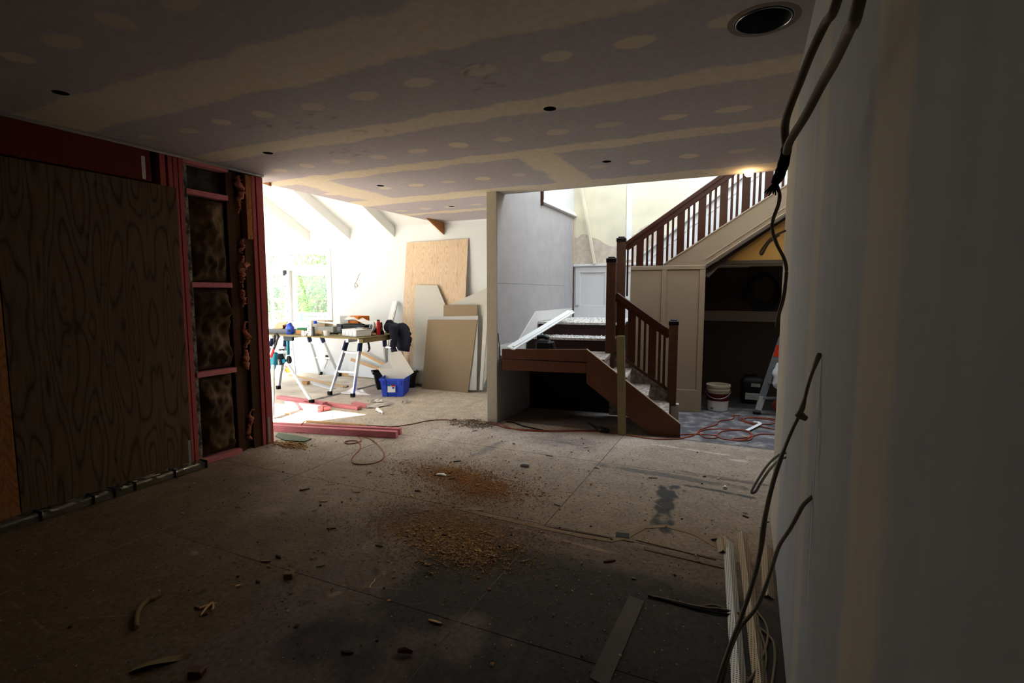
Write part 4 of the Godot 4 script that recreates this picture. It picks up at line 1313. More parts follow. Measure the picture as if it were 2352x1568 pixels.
	limb(st, smooth_pts([p + Vector3(-0.17, 0.13, 0.02), p + Vector3(-0.10, 0.22, 0.0), p + Vector3(-0.02, 0.18, -0.01)], 5), [0.03, 0.06, 0.04], [0.02, 0.03, 0.02], 12, 0.2)
	obj("collar", st, M.denim, o)
	# clamp under the table edge
	p = Vector3(-5.60, 0.86, -6.62)
	at(p)
	st = mb()
	limb(st, smooth_pts([p + Vector3(0, 0.0, 0), p + Vector3(0.02, -0.07, 0), p + Vector3(0.03, -0.13, 0.01), p + Vector3(0.0, -0.165, 0.01)], 5), [0.02, 0.018, 0.02, 0.012], [0.014, 0.014, 0.014, 0.01], 8)
	tag(obj("clamp_handle", st, M.black), "curved black clamp handle hanging below the table edge", "clamp")

func saw_stand() -> void:
	var z := -5.55
	var hub := Vector3(-6.573, 0.618, -5.7)
	var o := thing("saw_stand", "teal and aluminium folding saw stand beside the stud wall", "saw stand", Vector3(hub.x, 0, hub.z))
	var st := mb()
	var foot := Vector3(-5.745, 0.048, -5.532)
	var q := Vector3(-6.374, 0.548, -5.7)
	bar(st, q, foot + Vector3(0, 0.02, 0), 0.045, 0.045, Vector3.UP, 0.012)
	var lg := obj("leg", st, M.alu, o)
	st = mb()
	bx(st, foot + Vector3(0, 0.025, 0), Vector3(0.07, 0.05, 0.06), Basis(), 0.008)
	obj("rubber_foot", st, M.rubber, lg)
	st = mb()
	bar(st, Vector3(-6.407, 0.565, -5.45), Vector3(-5.622, 0, -4.739) + Vector3(0, 0.02, 0), 0.05, 0.06, Vector3.UP, 0.012)
	obj("leg", st, M.alu, o)
	st = mb()
	bar(st, hub + Vector3(-0.1, 0, -0.1), Vector3(hub.x - 0.5, 0.02, hub.z + 0.35), 0.045, 0.045, Vector3.UP, 0.012)
	obj("leg", st, M.alu, o)
	# bracket plate
	st = mb()
	var b0 := Vector3(-6.549, 0.623, -5.72)
	prism(st, [Vector2(-0.14, -0.09), Vector2(0.06, -0.08), Vector2(0.11, -0.03), Vector2(0.05, 0.09), Vector2(-0.08, 0.09), Vector2(-0.14, 0.02)], Transform3D(Basis(), b0), 0.05)
	obj("bracket", st, M.teal_dark, o)
	st = mb()
	var b1 := Vector3(-6.569, 0.63, -5.6)
	bar(st, b1 + Vector3(0.03, 0.12, 0), b1 + Vector3(-0.03, -0.14, 0), 0.07, 0.09, Vector3.RIGHT, 0.012)
	obj("leg_socket", st, M.teal, o)
	st = mb()
	bar(st, b0 + Vector3(-0.05, -0.05, 0.06), b0 + Vector3(0.02, -0.045, 0.06), 0.04, 0.07, Vector3.UP, 0.015)
	bar(st, b0 + Vector3(0.09, -0.02, 0.05), b0 + Vector3(0.16, 0.0, 0.05), 0.04, 0.055, Vector3.UP, 0.015)
	obj("pivot_lug", st, M.teal, o)
	st = mb()
	var wx := Transform3D(Basis(Vector3.UP, -0.4) * Basis(Vector3.RIGHT, PI / 2), Vector3(-6.307, 0.637, -5.66))
	lathe(st, wx, [Vector2(0.015, -0.02), Vector2(0.05, -0.025), Vector2(0.062, -0.015), Vector2(0.062, 0.015), Vector2(0.05, 0.025), Vector2(0.015, 0.02), Vector2(0.015, -0.02)], 26)
	obj("wheel", st, M.rubber, o)
	st = mb()
	wx.origin = Vector3(-6.483, 0.599, -5.62)
	lathe(st, wx, [Vector2(0, -0.012), Vector2(0.042, -0.012), Vector2(0.045, 0.012), Vector2(0.03, 0.016), Vector2(0, 0.010)], 22)
	obj("hub_disc", st, M.zinc, o)
	# upright roller support and lever
	st = mb()
	bar(st, Vector3(-6.421, 0.694, -5.75), Vector3(-6.417, 0.93, -5.75), 0.04, 0.04, Vector3.RIGHT, 0.004)
	obj("upright", st, M.teal, o)
	st = mb()
	bx(st, Vector3(-6.389, 0.945, -5.75), Vector3(0.155, 0.06, 0.05), Basis(Vector3.UP, 0.15), 0.008)
	obj("roller_support", st, M.teal_dark, o)
	st = mb()
	bar(st, Vector3(-6.625, 0.705, -5.75), Vector3(-6.418, 0.742, -5.75), 0.06, 0.055, Vector3.UP, 0.006)
	obj("rail", st, M.alu, o)
	st = mb()
	bx(st, Vector3(-6.531, 0.773, -5.72), Vector3(0.10, 0.03, 0.03), Basis(Vector3.FORWARD, -0.1), 0.008)
	obj("clamp_lever", st, M.teal_dark, o)
	st = mb()
	var la := Vector3(-6.326, 0.711, -5.35)
	var lb := Vector3(-6.149, 1.024, -5.35)
	tube(st, [la, la.lerp(lb, 0.42)], 0.019, 9)
	obj("lever", st, M.red, o)
	st = mb()
	tube(st, [la.lerp(lb, 0.42), lb], 0.017, 9)
	tube(st, [lb + Vector3(0, -0.01, 0), lb + Vector3(-0.03, 0.03, 0), lb + Vector3(-0.07, 0.02, 0), lb + Vector3(-0.085, -0.05, 0), lb + Vector3(-0.09, -0.14, 0)], 0.016, 8)
	obj("lever_grip", st, M.black, o)
	# small castor on the floor behind
	var p := Vector3(-8.603, 0, -7.685)
	o = thing("castor", "small orange castor wheel on floor beyond the saw stand", "castor", p)
	st = mb()
	lathe(st, Transform3D(Basis(Vector3.UP, 0.5) * Basis(Vector3.RIGHT, PI / 2), p + Vector3(0, 0.062, 0)), [Vector2(0, -0.016), Vector2(0.045, -0.018), Vector2(0.06, -0.012), Vector2(0.06, 0.012), Vector2(0.045, 0.018), Vector2(0, 0.016)], 24)
	obj("wheel", st, M.orange, o)
	st = mb()
	bx(st, p + Vector3(-0.04, 0.13, 0), Vector3(0.08, 0.02, 0.05), Basis(Vector3.FORWARD, 0.4), 0.003)
	bx(st, p + Vector3(-0.05, 0.08, 0.026), Vector3(0.02, 0.10, 0.004), Basis(Vector3.FORWARD, 0.4), 0.001)
	bx(st, p + Vector3(-0.05, 0.08, -0.026), Vector3(0.02, 0.10, 0.004), Basis(Vector3.FORWARD, 0.4), 0.001)
	obj("fork", st, M.red, o)

func step_ladder() -> void:
	# white-lit aluminium ladder before the window's left sash
	var o := thing("step_ladder", "aluminium ladder with dark top cap before the window's left sash", "ladder", Vector3(-8.6, 0, -7.55))
	var tr := Vector3(-8.626, 2.021, -7.72)
	var br := Vector3(-8.25, 0, -7.53)
	var st := mb()
	for dx in [0.0, -0.42]:
		st = mb()
		bar(st, br + Vector3(dx * 1.1, 0.01, 0), tr + Vector3(dx, 0, 0), 0.03, 0.075, Vector3.RIGHT, 0.004)
		obj("stile", st, M.alu, o)
	for k in 7:
		var t := 0.13 + 0.125 * k
		st = mb()
		bar(st, br.lerp(tr, t), br.lerp(tr, t) + Vector3(-0.43, 0, 0), 0.06, 0.03, Vector3.UP, 0.004)
		obj("rung", st, M.alu, o)
	st = mb()
	bx(st, tr + Vector3(0, 0.03, 0.0), Vector3(0.06, 0.11, 0.06), Basis(), 0.01)
	obj("end_cap", st, M.grey_case, o)

func crate(o: Node3D, c: Vector3, s: Vector3, yaw: float, m: Material) -> void:
	# open tapered tub: outer and inner walls, rolled rim, ribs
	var b := Basis(Vector3.UP, yaw)
	var ring := func(y, k, inset):
		var r := []
		for q in [[-1, 1], [-0.55, 1], [-0.45, 0.94], [0.45, 0.94], [0.55, 1], [1, 1], [1, -1], [-1, -1]]:
			r.append(c + b * Vector3(q[0] * (s.x * 0.5 * k - inset), y, q[1] * (s.z * 0.5 * k - inset)))
		return r
	var st := mb()
	var rings := [ring.call(0.0, 0.84, 0.0), ring.call(s.y * 0.9, 0.97, 0.0), ring.call(s.y * 0.9, 1.04, 0.0), ring.call(s.y, 1.05, 0.0), ring.call(s.y, 0.99, 0.0), ring.call(s.y * 0.1, 0.85, 0.004)]
	for i in rings.size() - 1:
		for j in 8:
			var j2 := (j + 1) % 8
			var mid: Vector3 = (rings[i][j] + rings[i + 1][j2]) * 0.5
			var dirv := mid - c - Vector3(0, s.y * 0.5, 0)
			var o2 := Vector3(dirv.x, 0, dirv.z)
			if i == 3:
				o2 = Vector3.UP
			elif i == 1:
				o2 = Vector3.DOWN
			elif i == 4:
				o2 = -o2
			face(st, [rings[i][j], rings[i][j2], rings[i + 1][j2], rings[i + 1][j]], o2)
	face(st, rings[0], Vector3.DOWN)
	face(st, rings[5], Vector3.UP)
	obj("tub", st, m, o)
	for x in [-0.36, 0.36]:
		st = mb()
		bx(st, c + b * Vector3(x * s.x, s.y * 0.78, s.z * 0.485), Vector3(0.02, s.y * 0.24, 0.02), b, 0.004)
		obj("rib", st, m, o)

func crates() -> void:
	var c := Vector3(-5.20, 0, -6.80)
	var o := thing("storage_crate", "blue plastic storage crate with product sticker right of trestle", "crate", c)
	crate(o, c, Vector3(0.385, 0.295, 0.56), 0.43, M.blue)
	var b := Basis(Vector3.UP, 0.43)
	var st: SurfaceTool
	# sticker: printed panels
	var tilt := b * Basis(Vector3.RIGHT, -0.11)
	for q in [[0.0, 0.135, 0.125, 0.115, 0.0, M.white], [-0.036, 0.185, 0.05, 0.022, 0.002, M.teal], [0.03, 0.185, 0.062, 0.024, 0.002, M.red], [-0.036, 0.125, 0.05, 0.085, 0.002, M.teal_dark], [0.03, 0.098, 0.066, 0.03, 0.002, M.black], [0.028, 0.15, 0.034, 0.028, 0.003, M.blue]]:
		st = mb()
		bx(st, c + b * Vector3(q[0] - 0.01, q[1], 0.2535 + q[1] * 0.11 + q[4]), Vector3(q[2], q[3], 0.002), tilt, 0.0)
		obj("sticker", st, q[5], o)
	c = Vector3(-5.58, 0, -7.27)
	o = thing("storage_crate", "black plastic storage crate standing behind the blue crate", "crate", c)
	crate(o, c, Vector3(0.74, 0.30, 0.36), 0.77, M.black)
	# curved offcut stuck in the blue crate
	at(Vector3(-5.04, 0.04, -6.86))
	st = mb()
	var poly := [Vector3(-5.608, 0.385, -6.86), Vector3(-5.426, 0.513, -6.92), Vector3(-5.417, 0.663, -6.96), Vector3(-5.203, 0.688, -6.96), Vector3(-4.865, 0.37, -6.84), Vector3(-5.017, 0.273, -6.8), Vector3(-5.144, 0.184, -6.76), Vector3(-5.387, 0.221, -6.78)]
	var cen := Vector3.ZERO
	for q in poly:
		cen += q / poly.size()
	for k in 2:
		var off := Vector3(0.003, 0, 0.012) * k
		for i in poly.size():
			face(st, [poly[i] + off, poly[(i + 1) % poly.size()] + off, cen + off + Vector3(0, 0, 0.03)], Vector3(0, 0, 1) * (1 if k == 1 else -1))
	for i in poly.size():
		var a: Vector3 = poly[i]
		var d: Vector3 = poly[(i + 1) % poly.size()]
		face(st, [a, d, d + Vector3(0.003, 0, 0.012), a + Vector3(0.003, 0, 0.012)], a - cen)
	tag(obj("board_offcut", st, M.gib), "pale angular board offcut standing in the blue crate", "offcut")
	at(c)
	st = mb()
	sheet(st, func(u, v): return Vector3(-5.60 + 0.16 * u, 0.28 + 0.22 * v + 0.02 * sin(u * 7.0), -7.20 + 0.05 * sin(u * 5.0 + v * 3.0)), 8, 8, 0.002, Vector3.BACK)
	org = Vector3(-5.5, 0.2, -7.2)
	tag(obj("plastic_sheet", st, M.film), "crumpled white plastic sheet in black crate behind the offcut", "plastic sheet")

func leaning_poly(called: String, label: String, cat: String, px: Array, m: Material, th: float) -> MeshInstance3D:
	# px: corner points already in the world, roughly coplanar
	var c := Vector3.ZERO
	for q in px:
		c += q / px.size()
	var n: Vector3 = Vector3.ZERO
	for i in px.size():
		n += (px[i] - c).cross(px[(i + 1) % px.size()] - c)
	n = n.normalized()
	if n.z < 0.0:
		n = -n
	var ax: Vector3 = Vector3.UP.cross(n).normalized()
	var ay: Vector3 = n.cross(ax)
	var base: Vector3 = c
	base.y = 0.0
	at(base)
	var st := mb()
	var poly := []
	for q in px:
		poly.append(Vector2((q - c).dot(ax), (q - c).dot(ay)))
	prism(st, poly, Transform3D(Basis(ax, ay, n), c), -th)
	var o := obj(called, st, m)
	tag(o, label, cat)
	return o

func boards() -> void:
	leaning_poly("plywood_sheet", "tall pale plywood sheet leaning on far white wall", "plywood", [Vector3(-5.74, 0.002, -7.60), Vector3(-4.43, 0.002, -7.60), Vector3(-4.4, 2.568, -7.82), Vector3(-5.672, 2.553, -7.82)], M.ply_pale, 0.012)
	leaning_poly("plasterboard_sheet", "large pale plasterboard sheet, cut at an angle, behind other offcuts", "plasterboard", [Vector3(-5.238, -0.043, -7.5), Vector3(-3.969, 0.056, -7.5), Vector3(-3.905, 0.226, -7.52), Vector3(-3.985, 1.737, -7.72), Vector3(-4.341, 1.591, -7.7), Vector3(-5.217, 1.243, -7.68), Vector3(-5.42, 1.045, -7.66)], M.gib, 0.012)
	leaning_poly("plasterboard_sheet", "five-sided pale plasterboard offcut leaning on the plywood sheet", "plasterboard", [Vector3(-5.345, 0.055, -7.47), Vector3(-4.695, 0.103, -7.47), Vector3(-4.777, 1.455, -7.66), Vector3(-4.957, 1.779, -7.7), Vector3(-5.414, 1.789, -7.7)], M.gib, 0.012)
	leaning_poly("fibreboard_sheet", "brown board showing only its top band behind paler board", "fibreboard", [Vector3(-4.709, 0.035, -7.42), Vector3(-4.041, 0.086, -7.42), Vector3(-4.123, 1.447, -7.62), Vector3(-4.779, 1.441, -7.62)], M.fibre, 0.010)
	leaning_poly("plasterboard_sheet", "white-faced board just behind the frontmost brown board", "plasterboard", [Vector3(-5.044, -0.009, -7.39), Vector3(-4.025, 0.049, -7.39), Vector3(-4.086, 1.267, -7.58), Vector3(-5.059, 1.234, -7.58)], M.pale_grey, 0.012)
	leaning_poly("fibreboard_sheet", "frontmost brown board leaning right of the blue crate", "fibreboard", [Vector3(-5.07, 0.002, -7.34), Vector3(-4.17, 0.002, -7.37), Vector3(-4.087, 1.204, -7.55), Vector3(-5.057, 1.183, -7.55)], M.fibre, 0.010)
	leaning_poly("grey_board_strip", "narrow pale board edge leaning next to the cream wall end", "board", [Vector3(-3.952, 0.06, -7.36), Vector3(-3.903, 0.064, -7.36), Vector3(-3.9, 1.45, -7.6), Vector3(-3.981, 1.449, -7.6)], M.gib, 0.03)
	leaning_poly("plasterboard_sheet", "low pale board leaning on wall between the trestles", "plasterboard", [Vector3(-6.428, 0.027, -7.78), Vector3(-6.283, 0.037, -7.78), Vector3(-6.127, 0.81, -7.83), Vector3(-7.115, 0.56, -7.83), Vector3(-7.09, 0.033, -7.78)], M.white_wall, 0.012)
	at(Vector3(-7.234, 0, -7.938))
	var st := mb()
	bar(st, Vector3(-6.721, 0.523, -7.7), Vector3(-5.507, 0.095, -7.7), 0.02, 0.05, Vector3.UP)
	tag(obj("timber_batten", st, M.pine), "upper pale batten crossing behind the right trestle legs", "batten", "")
	st = mb()
	bar(st, Vector3(-6.904, 0.376, -7.66), Vector3(-5.651, 0.107, -7.66), 0.02, 0.055, Vector3.UP)
	tag(obj("timber_batten", st, M.pine), "lower pale batten crossing behind the right trestle legs", "batten", "")

func timber(label: String, a: Vector3, b: Vector3, w: float, h: float, m: Material, cat := "timber", called := "timber_length", group := "") -> void:
	at(Vector3((a.x + b.x) * 0.5, 0, (a.z + b.z) * 0.5))
	var st := mb()
	bar(st, a + Vector3(0, h * 0.5 + 0.001, 0), b + Vector3(0, h * 0.5 + 0.001, 0), w, h, Vector3.UP, 0.003)
	tag(obj(called, st, m), label, cat, group)

func floor_timber() -> void:
	timber("near pink framing timber lying on the floor, square sawn end", Vector3(-3.593, 0, -4.7), Vector3(-5.75, 0, -4.17), 0.065, 0.075, M.pink_h)
	timber("second pink framing timber lying tight behind the near one", Vector3(-3.616, 0, -4.829) + Vector3(-0.02, 0, -0.005), Vector3(-5.75, 0, -4.25) + Vector3(0, 0, -0.005), 0.062, 0.073, M.pink_h)
	timber("thin pine batten lying along the back of pink timbers", Vector3(-4.246, 0, -4.953), Vector3(-5.201, 0, -4.779), 0.03, 0.025, M.pine)
	timber("far pink timber lying near the trestle feet, red sawn end", Vector3(-4.945, 0, -5.632), Vector3(-6.635, 0, -5.722), 0.09, 0.045, M.pink_h)
	timber("short red-ended timber beside white plastic scraps", Vector3(-4.926, 0, -5.793), Vector3(-5.24, 0, -5.84), 0.085, 0.045, M.pink_h)
	var gp := ""
	for q in [[Vector3(-5.349, 0, -5.3), Vector3(-6.081, 0, -5.392), 0.09, 0.09, "long pink block in sunlight before saw stand"], [Vector3(-5.319, 0, -5.401), Vector3(-5.479, 0, -5.448), 0.10, 0.055, "small pink block at end of the long sunlit block"], [Vector3(-5.918, 0, -5.564), Vector3(-6.178, 0, -5.511), 0.09, 0.05, "flat pink block behind the long sunlit block"], [Vector3(-5.491, 0, -5.535), Vector3(-5.596, 0, -5.549), 0.09, 0.08, "squarish pink block at the back of sunlit blocks"]]:
		timber(q[4], q[0], q[1], q[2], q[3], M.pink_h, "offcut", "timber_block", gp)
	timber("small pinkish block alone on floor behind the saw stand leg", Vector3(-7.158, 0, -6.837), Vector3(-7.278, 0, -6.831), 0.08, 0.06, M.card, "offcut", "timber_block")
	timber("small dark offcut on the floor beside near trestle foot", Vector3(-6.356, 0, -6.965), Vector3(-6.373, 0, -6.865), 0.025, 0.02, M.old_timber, "offcut", "timber_block")
	timber("long pale batten lying diagonally on floor past saw stand", Vector3(-6.331, 0, -6.884), Vector3(-8.607, 0, -7.556), 0.05, 0.02, M.pine)
	timber("flat pale board lying on floor below the tool table", Vector3(-6.449, 0, -6.696), Vector3(-7.472, 0, -7.046), 0.10, 0.012, M.white_wall)
	timber("thin pale lath on sunlit floor by the stud wall", Vector3(-5.599, 0, -5.016), Vector3(-5.943, 0, -5.029), 0.03, 0.012, M.pine)
	# green-edged board offcut by the wall end
	var st := mb()
	at(Vector3(-4.691, 0, -4.14))
	slab(st, _plan([Vector3(-4.89, 0, -4.146), Vector3(-4.643, 0, -4.067), Vector3(-4.414, 0, -4.117), Vector3(-4.426, 0, -4.242), Vector3(-4.612, 0, -4.254), Vector3(-4.96, 0, -4.256)]), 0.002, 0.014)
	tag(obj("board_offcut", st, mat(Color(0.42, 0.47, 0.40), 0.9)), "greenish flat board offcut on floor beside the stud wall's end", "offcut")
	# white wrap and scraps
	rng.seed = 12
	var wr := [[Vector3(-4.911, 0, -5.738), Vector3(-4.715, 0, -6.113), 0.12, "long torn strip of white plastic wrap on pale floor"], [Vector3(-5.142, 0, -6.051), Vector3(-5.024, 0, -6.208), 0.16, "crumpled ring of white plastic wrap behind the torn strip"], [Vector3(-4.703, 0, -5.712), Vector3(-4.441, 0, -5.518), 0.07, "small white plastic scrap nearest on the pale floor"], [Vector3(-4.635, 0, -6.216), Vector3(-4.638, 0, -6.385), 0.07, "little white scrap at the far end of torn wrap"]]
	for q in wr:
		at(q[0])
		st = mb()
		var a: Vector3 = q[0]
		var b: Vector3 = q[1]
		var wd: float = q[2]
		var sd := (b - a).cross(Vector3.UP).normalized()
		var ph := rng.randf() * 6.0
		sheet(st, func(u, v): return a.lerp(b, u) + sd * (v - 0.5) * wd * (0.6 + 0.4 * sin(u * 6.0 + ph)) + Vector3(0, 0.004 + 0.05 * absf(sin(u * 8.0 + v * 5.0 + ph)) * (0.3 + 0.7 * sin(v * PI)), 0), 18, 8, 0.002)
		tag(obj("plastic_scrap", st, M.film), q[3], "plastic scrap")
	# bag lying by the trestle foot
	var p := Vector3(-5.811, 0, -6.363) + Vector3(0.06, 0, -0.14)
	at(p)
	st = mb()
	sheet(st, func(u, v):
		var e: float = sin(PI * u) * sin(PI * v)
		return p + Vector3(-0.30 + 0.55 * u + 0.03 * sin(v * 9.0), 0.004 + e * (0.06 + 0.025 * sin(u * 14.0 + v * 6.0) + 0.02 * cos(v * 17.0 - u * 5.0)), 0.10 - 0.24 * v * (0.4 + 0.6 * sin(PI * minf(1.0, u + 0.15))) - 0.08 * u), 26, 16, 0.002)
	tag(obj("plastic_bag", st, M.film), "limp clear plastic bag lying between the near trestle feet", "bag")

func _plan(p: Array) -> Array:
	var r := []
	for q in p:
		r.append(Vector2(q.x, q.z))
	return r

func cord(label: String, pts: Array, r: float, m: Material, cat := "cord", called := "extension_cord") -> MeshInstance3D:
	at(Vector3(pts[0].x, 0, pts[0].z))
	var st := mb()
	for i in pts.size():
		pts[i] = pts[i] + Vector3(0, r + 0.001, 0)
	tube(st, pts, r, 7, 5)
	var o := obj(called, st, m)
	tag(o, label, cat)
	return o

func cords() -> void:
	# looping cord on the floor before the pink timbers
	var loop := [Vector3(-5.257, 0, -4.445), Vector3(-5.056, 0, -4.469), Vector3(-4.74, 0, -4.44), Vector3(-4.532, 0, -4.472), Vector3(-4.345, 0, -4.558), Vector3(-4.094, 0, -4.57), Vector3(-3.881, 0, -4.434), Vector3(-3.865, 0, -4.331), Vector3(-3.92, 0, -4.27), Vector3(-4.002, 0, -4.305), Vector3(-3.98, 0, -4.37), Vector3(-3.882, 0, -4.378), Vector3(-3.691, 0, -4.2), Vector3(-3.575, 0, -3.963), Vector3(-3.501, 0, -3.848), Vector3(-3.398, 0, -3.781), Vector3(-3.274, 0, -3.823), Vector3(-3.23, 0, -3.943), Vector3(-3.291, 0, -4.093), Vector3(-3.493, 0, -4.291), Vector3(-3.77, 0, -4.485), Vector3(-4.001, 0, -4.573), Vector3(-4.262, 0, -4.575), Vector3(-4.546, 0, -4.487), Vector3(-4.742, 0, -4.376), Vector3(-4.819, 0, -4.383), Vector3(-4.846, 0, -4.434)]
	loop += [Vector3(-4.836, 0.03, -4.447), Vector3(-4.811, 0.08, -4.472), Vector3(-4.881, 0.08, -4.579)]
	var o := cord("thin orange cord making a wide loop before the pink timbers", loop, 0.0055, M.orange_cord)
	var st := mb()
	var k := Vector3(-4.882, 0, -4.461)
	rng.seed = 2
	for i in 14:
		var d := Vector3(rng.randf_range(-1, 1), rng.randf_range(0.2, 1.0), rng.randf_range(-1, 1)).normalized() * rng.randf_range(0.03, 0.075)
		bar(st, k + Vector3(0, 0.01, 0), k + d, 0.02, 0.004, Vector3(0.3, 1, 0.1), 0.0)
	org = k
	tag(obj("masking_tape_tangle", st, M.card_pale), "frayed clump of masking tape on orange cord at the pink timbers", "tape")
	cord("dark red cord running over pale floor to the cream wall end", [Vector3(-4.34, 0, -4.887), Vector3(-4.221, 0, -4.988), Vector3(-3.935, 0, -5.049), Vector3(-3.791, 0, -5.254), Vector3(-3.691, 0, -5.494), Vector3(-3.536, 0, -5.615), Vector3(-3.306, 0, -5.645)], 0.006, M.red_cord)
	o = cord("orange and red cord along the floor below the stair landing", [Vector3(-3.005, 0, -5.637), Vector3(-2.91, 0, -5.729), Vector3(-2.771, 0, -5.721), Vector3(-2.56, 0, -5.588), Vector3(-2.353, 0, -5.574), Vector3(-2.102, 0, -5.646), Vector3(-1.778, 0, -5.815), Vector3(-1.485, 0, -5.907), Vector3(-1.222, 0, -5.883), Vector3(-0.967, 0, -5.842), Vector3(-0.783, 0, -5.888), Vector3(-0.64, 0, -5.992), Vector3(-0.533, 0, -6.198)], 0.0065, M.orange_cord)
	cord("second red cord lying beside the orange one below the landing", [Vector3(-3.01, 0, -5.683), Vector3(-2.802, 0, -5.659), Vector3(-2.617, 0, -5.585), Vector3(-2.344, 0, -5.621), Vector3(-2.068, 0, -5.704), Vector3(-1.695, 0, -5.896), Vector3(-1.452, 0, -5.986)], 0.006, M.red_cord)
	# coils at the foot of the stairs
	var coil := [Vector3(-0.642, 0, -6.01), Vector3(-0.529, 0, -6.159), Vector3(-0.447, 0, -6.445), Vector3(-0.319, 0, -6.59), Vector3(-0.079, 0, -6.678), Vector3(0.046, 0, -6.67), Vector3(0.093, 0, -6.524), Vector3(0.065, 0, -6.352), Vector3(-0.024, 0, -6.197), Vector3(-0.204, 0, -6.172), Vector3(-0.266, 0, -6.32), Vector3(-0.209, 0, -6.532), Vector3(-0.03, 0, -6.657), Vector3(0.074, 0, -6.578), Vector3(0.101, 0, -6.369), Vector3(0.056, 0, -6.233), Vector3(-0.068, 0, -6.158), Vector3(-0.096, 0, -6.221), Vector3(-0.025, 0, -6.292), Vector3(0.092, 0, -6.404), Vector3(0.18, 0, -6.564), Vector3(0.323, 0, -6.609), Vector3(0.432, 0, -6.639)]
	cord("orange cord laid in flat loops on blue-grey floor", coil, 0.0065, M.orange_cord)
	cord("orange cord curling back on itself near the stair string's end", [Vector3(-0.659, 0, -6.16), Vector3(-0.49, 0, -6.258), Vector3(-0.326, 0, -6.292), Vector3(-0.254, 0, -6.265), Vector3(-0.295, 0, -6.168), Vector3(-0.386, 0, -6.146), Vector3(-0.441, 0, -6.24), Vector3(-0.482, 0, -6.387), Vector3(-0.441, 0, -6.557), Vector3(-0.307, 0, -6.823), Vector3(-0.281, 0, -7.028), Vector3(-0.142, 0, -7.192), Vector3(-0.114, 0, -7.36), Vector3(-0.148, 0, -7.425), Vector3(-0.042, 0, -7.474)], 0.0065, M.orange_cord)
	cord("orange cord loops heaped by the ladder's foot", [Vector3(-0.057, 0, -7.413), Vector3(-0.038, 0, -7.189), Vector3(0.139, 0, -7.003), Vector3(0.282, 0, -6.909), Vector3(0.444, 0, -6.852)], 0.0065, M.orange_cord)
	cord("faded orange cord coil under the white tape strip", [Vector3(-0.028, 0, -7.269), Vector3(0.065, 0, -7.363), Vector3(0.246, 0, -7.395), Vector3(0.37, 0, -7.325), Vector3(0.314, 0, -7.13), Vector3(0.165, 0, -7.086), Vector3(0.024, 0, -7.167), Vector3(0.003, 0, -7.283), Vector3(0.091, 0, -7.428), Vector3(0.273, 0, -7.459), Vector3(0.475, 0, -7.423)], 0.0065, M.orange_cord)
	# white strip of tape lying over the coil
	at(Vector3(0.127, 0, -6.816))
	var s2 := mb()
	var w := smooth_pts([Vector3(0.045, 0.022, -6.624), Vector3(0.112, 0.022, -6.808), Vector3(0.182, 0.022, -7), Vector3(0.188, 0.022, -7.074), Vector3(0.154, 0.022, -7.131), Vector3(0.129, 0.022, -7.095)], 4)
	for i in w.size() - 1:
		bar(s2, w[i], w[i + 1], 0.045, 0.004, Vector3.UP, 0.0)
	tag(obj("tape_strip", s2, M.white), "white strip of tape lying bent over orange cords", "tape")
	# things on the floor below the landing
	at(Vector3(-1.508, 0, -5.896))
	var s3 := mb()
	var p := Vector3(-1.499, 0, -5.9)
	limb(s3, smooth_pts([p + Vector3(-0.09, 0.03, -0.05), p + Vector3(-0.02, 0.035, 0.0), p + Vector3(0.06, 0.03, 0.02)], 5), [0.02, 0.05, 0.03], [0.02, 0.034, 0.025], 12, 0.05)
	limb(s3, [p + Vector3(-0.08, 0.03, -0.04), p + Vector3(-0.26, 0.03, -0.26)], [0.012, 0.010], [0.012, 0.010], 8)
	tag(obj("hand_tool", s3, M.black), "black hand tool with slim handle on floor before the prop", "tool")
	at(Vector3(-2.497, 0, -5.776))
	s3 = mb()
	tube(s3, [Vector3(-2.758, 0.008, -5.861), Vector3(-2.654, 0.008, -5.86), Vector3(-2.503, 0.008, -5.762), Vector3(-2.387, 0.008, -5.724), Vector3(-2.176, 0.008, -5.665)], 0.009, 7)
	tag(obj("rubber_strip", s3, M.rubber), "black rubber strip lying below the left end of landing", "strip")

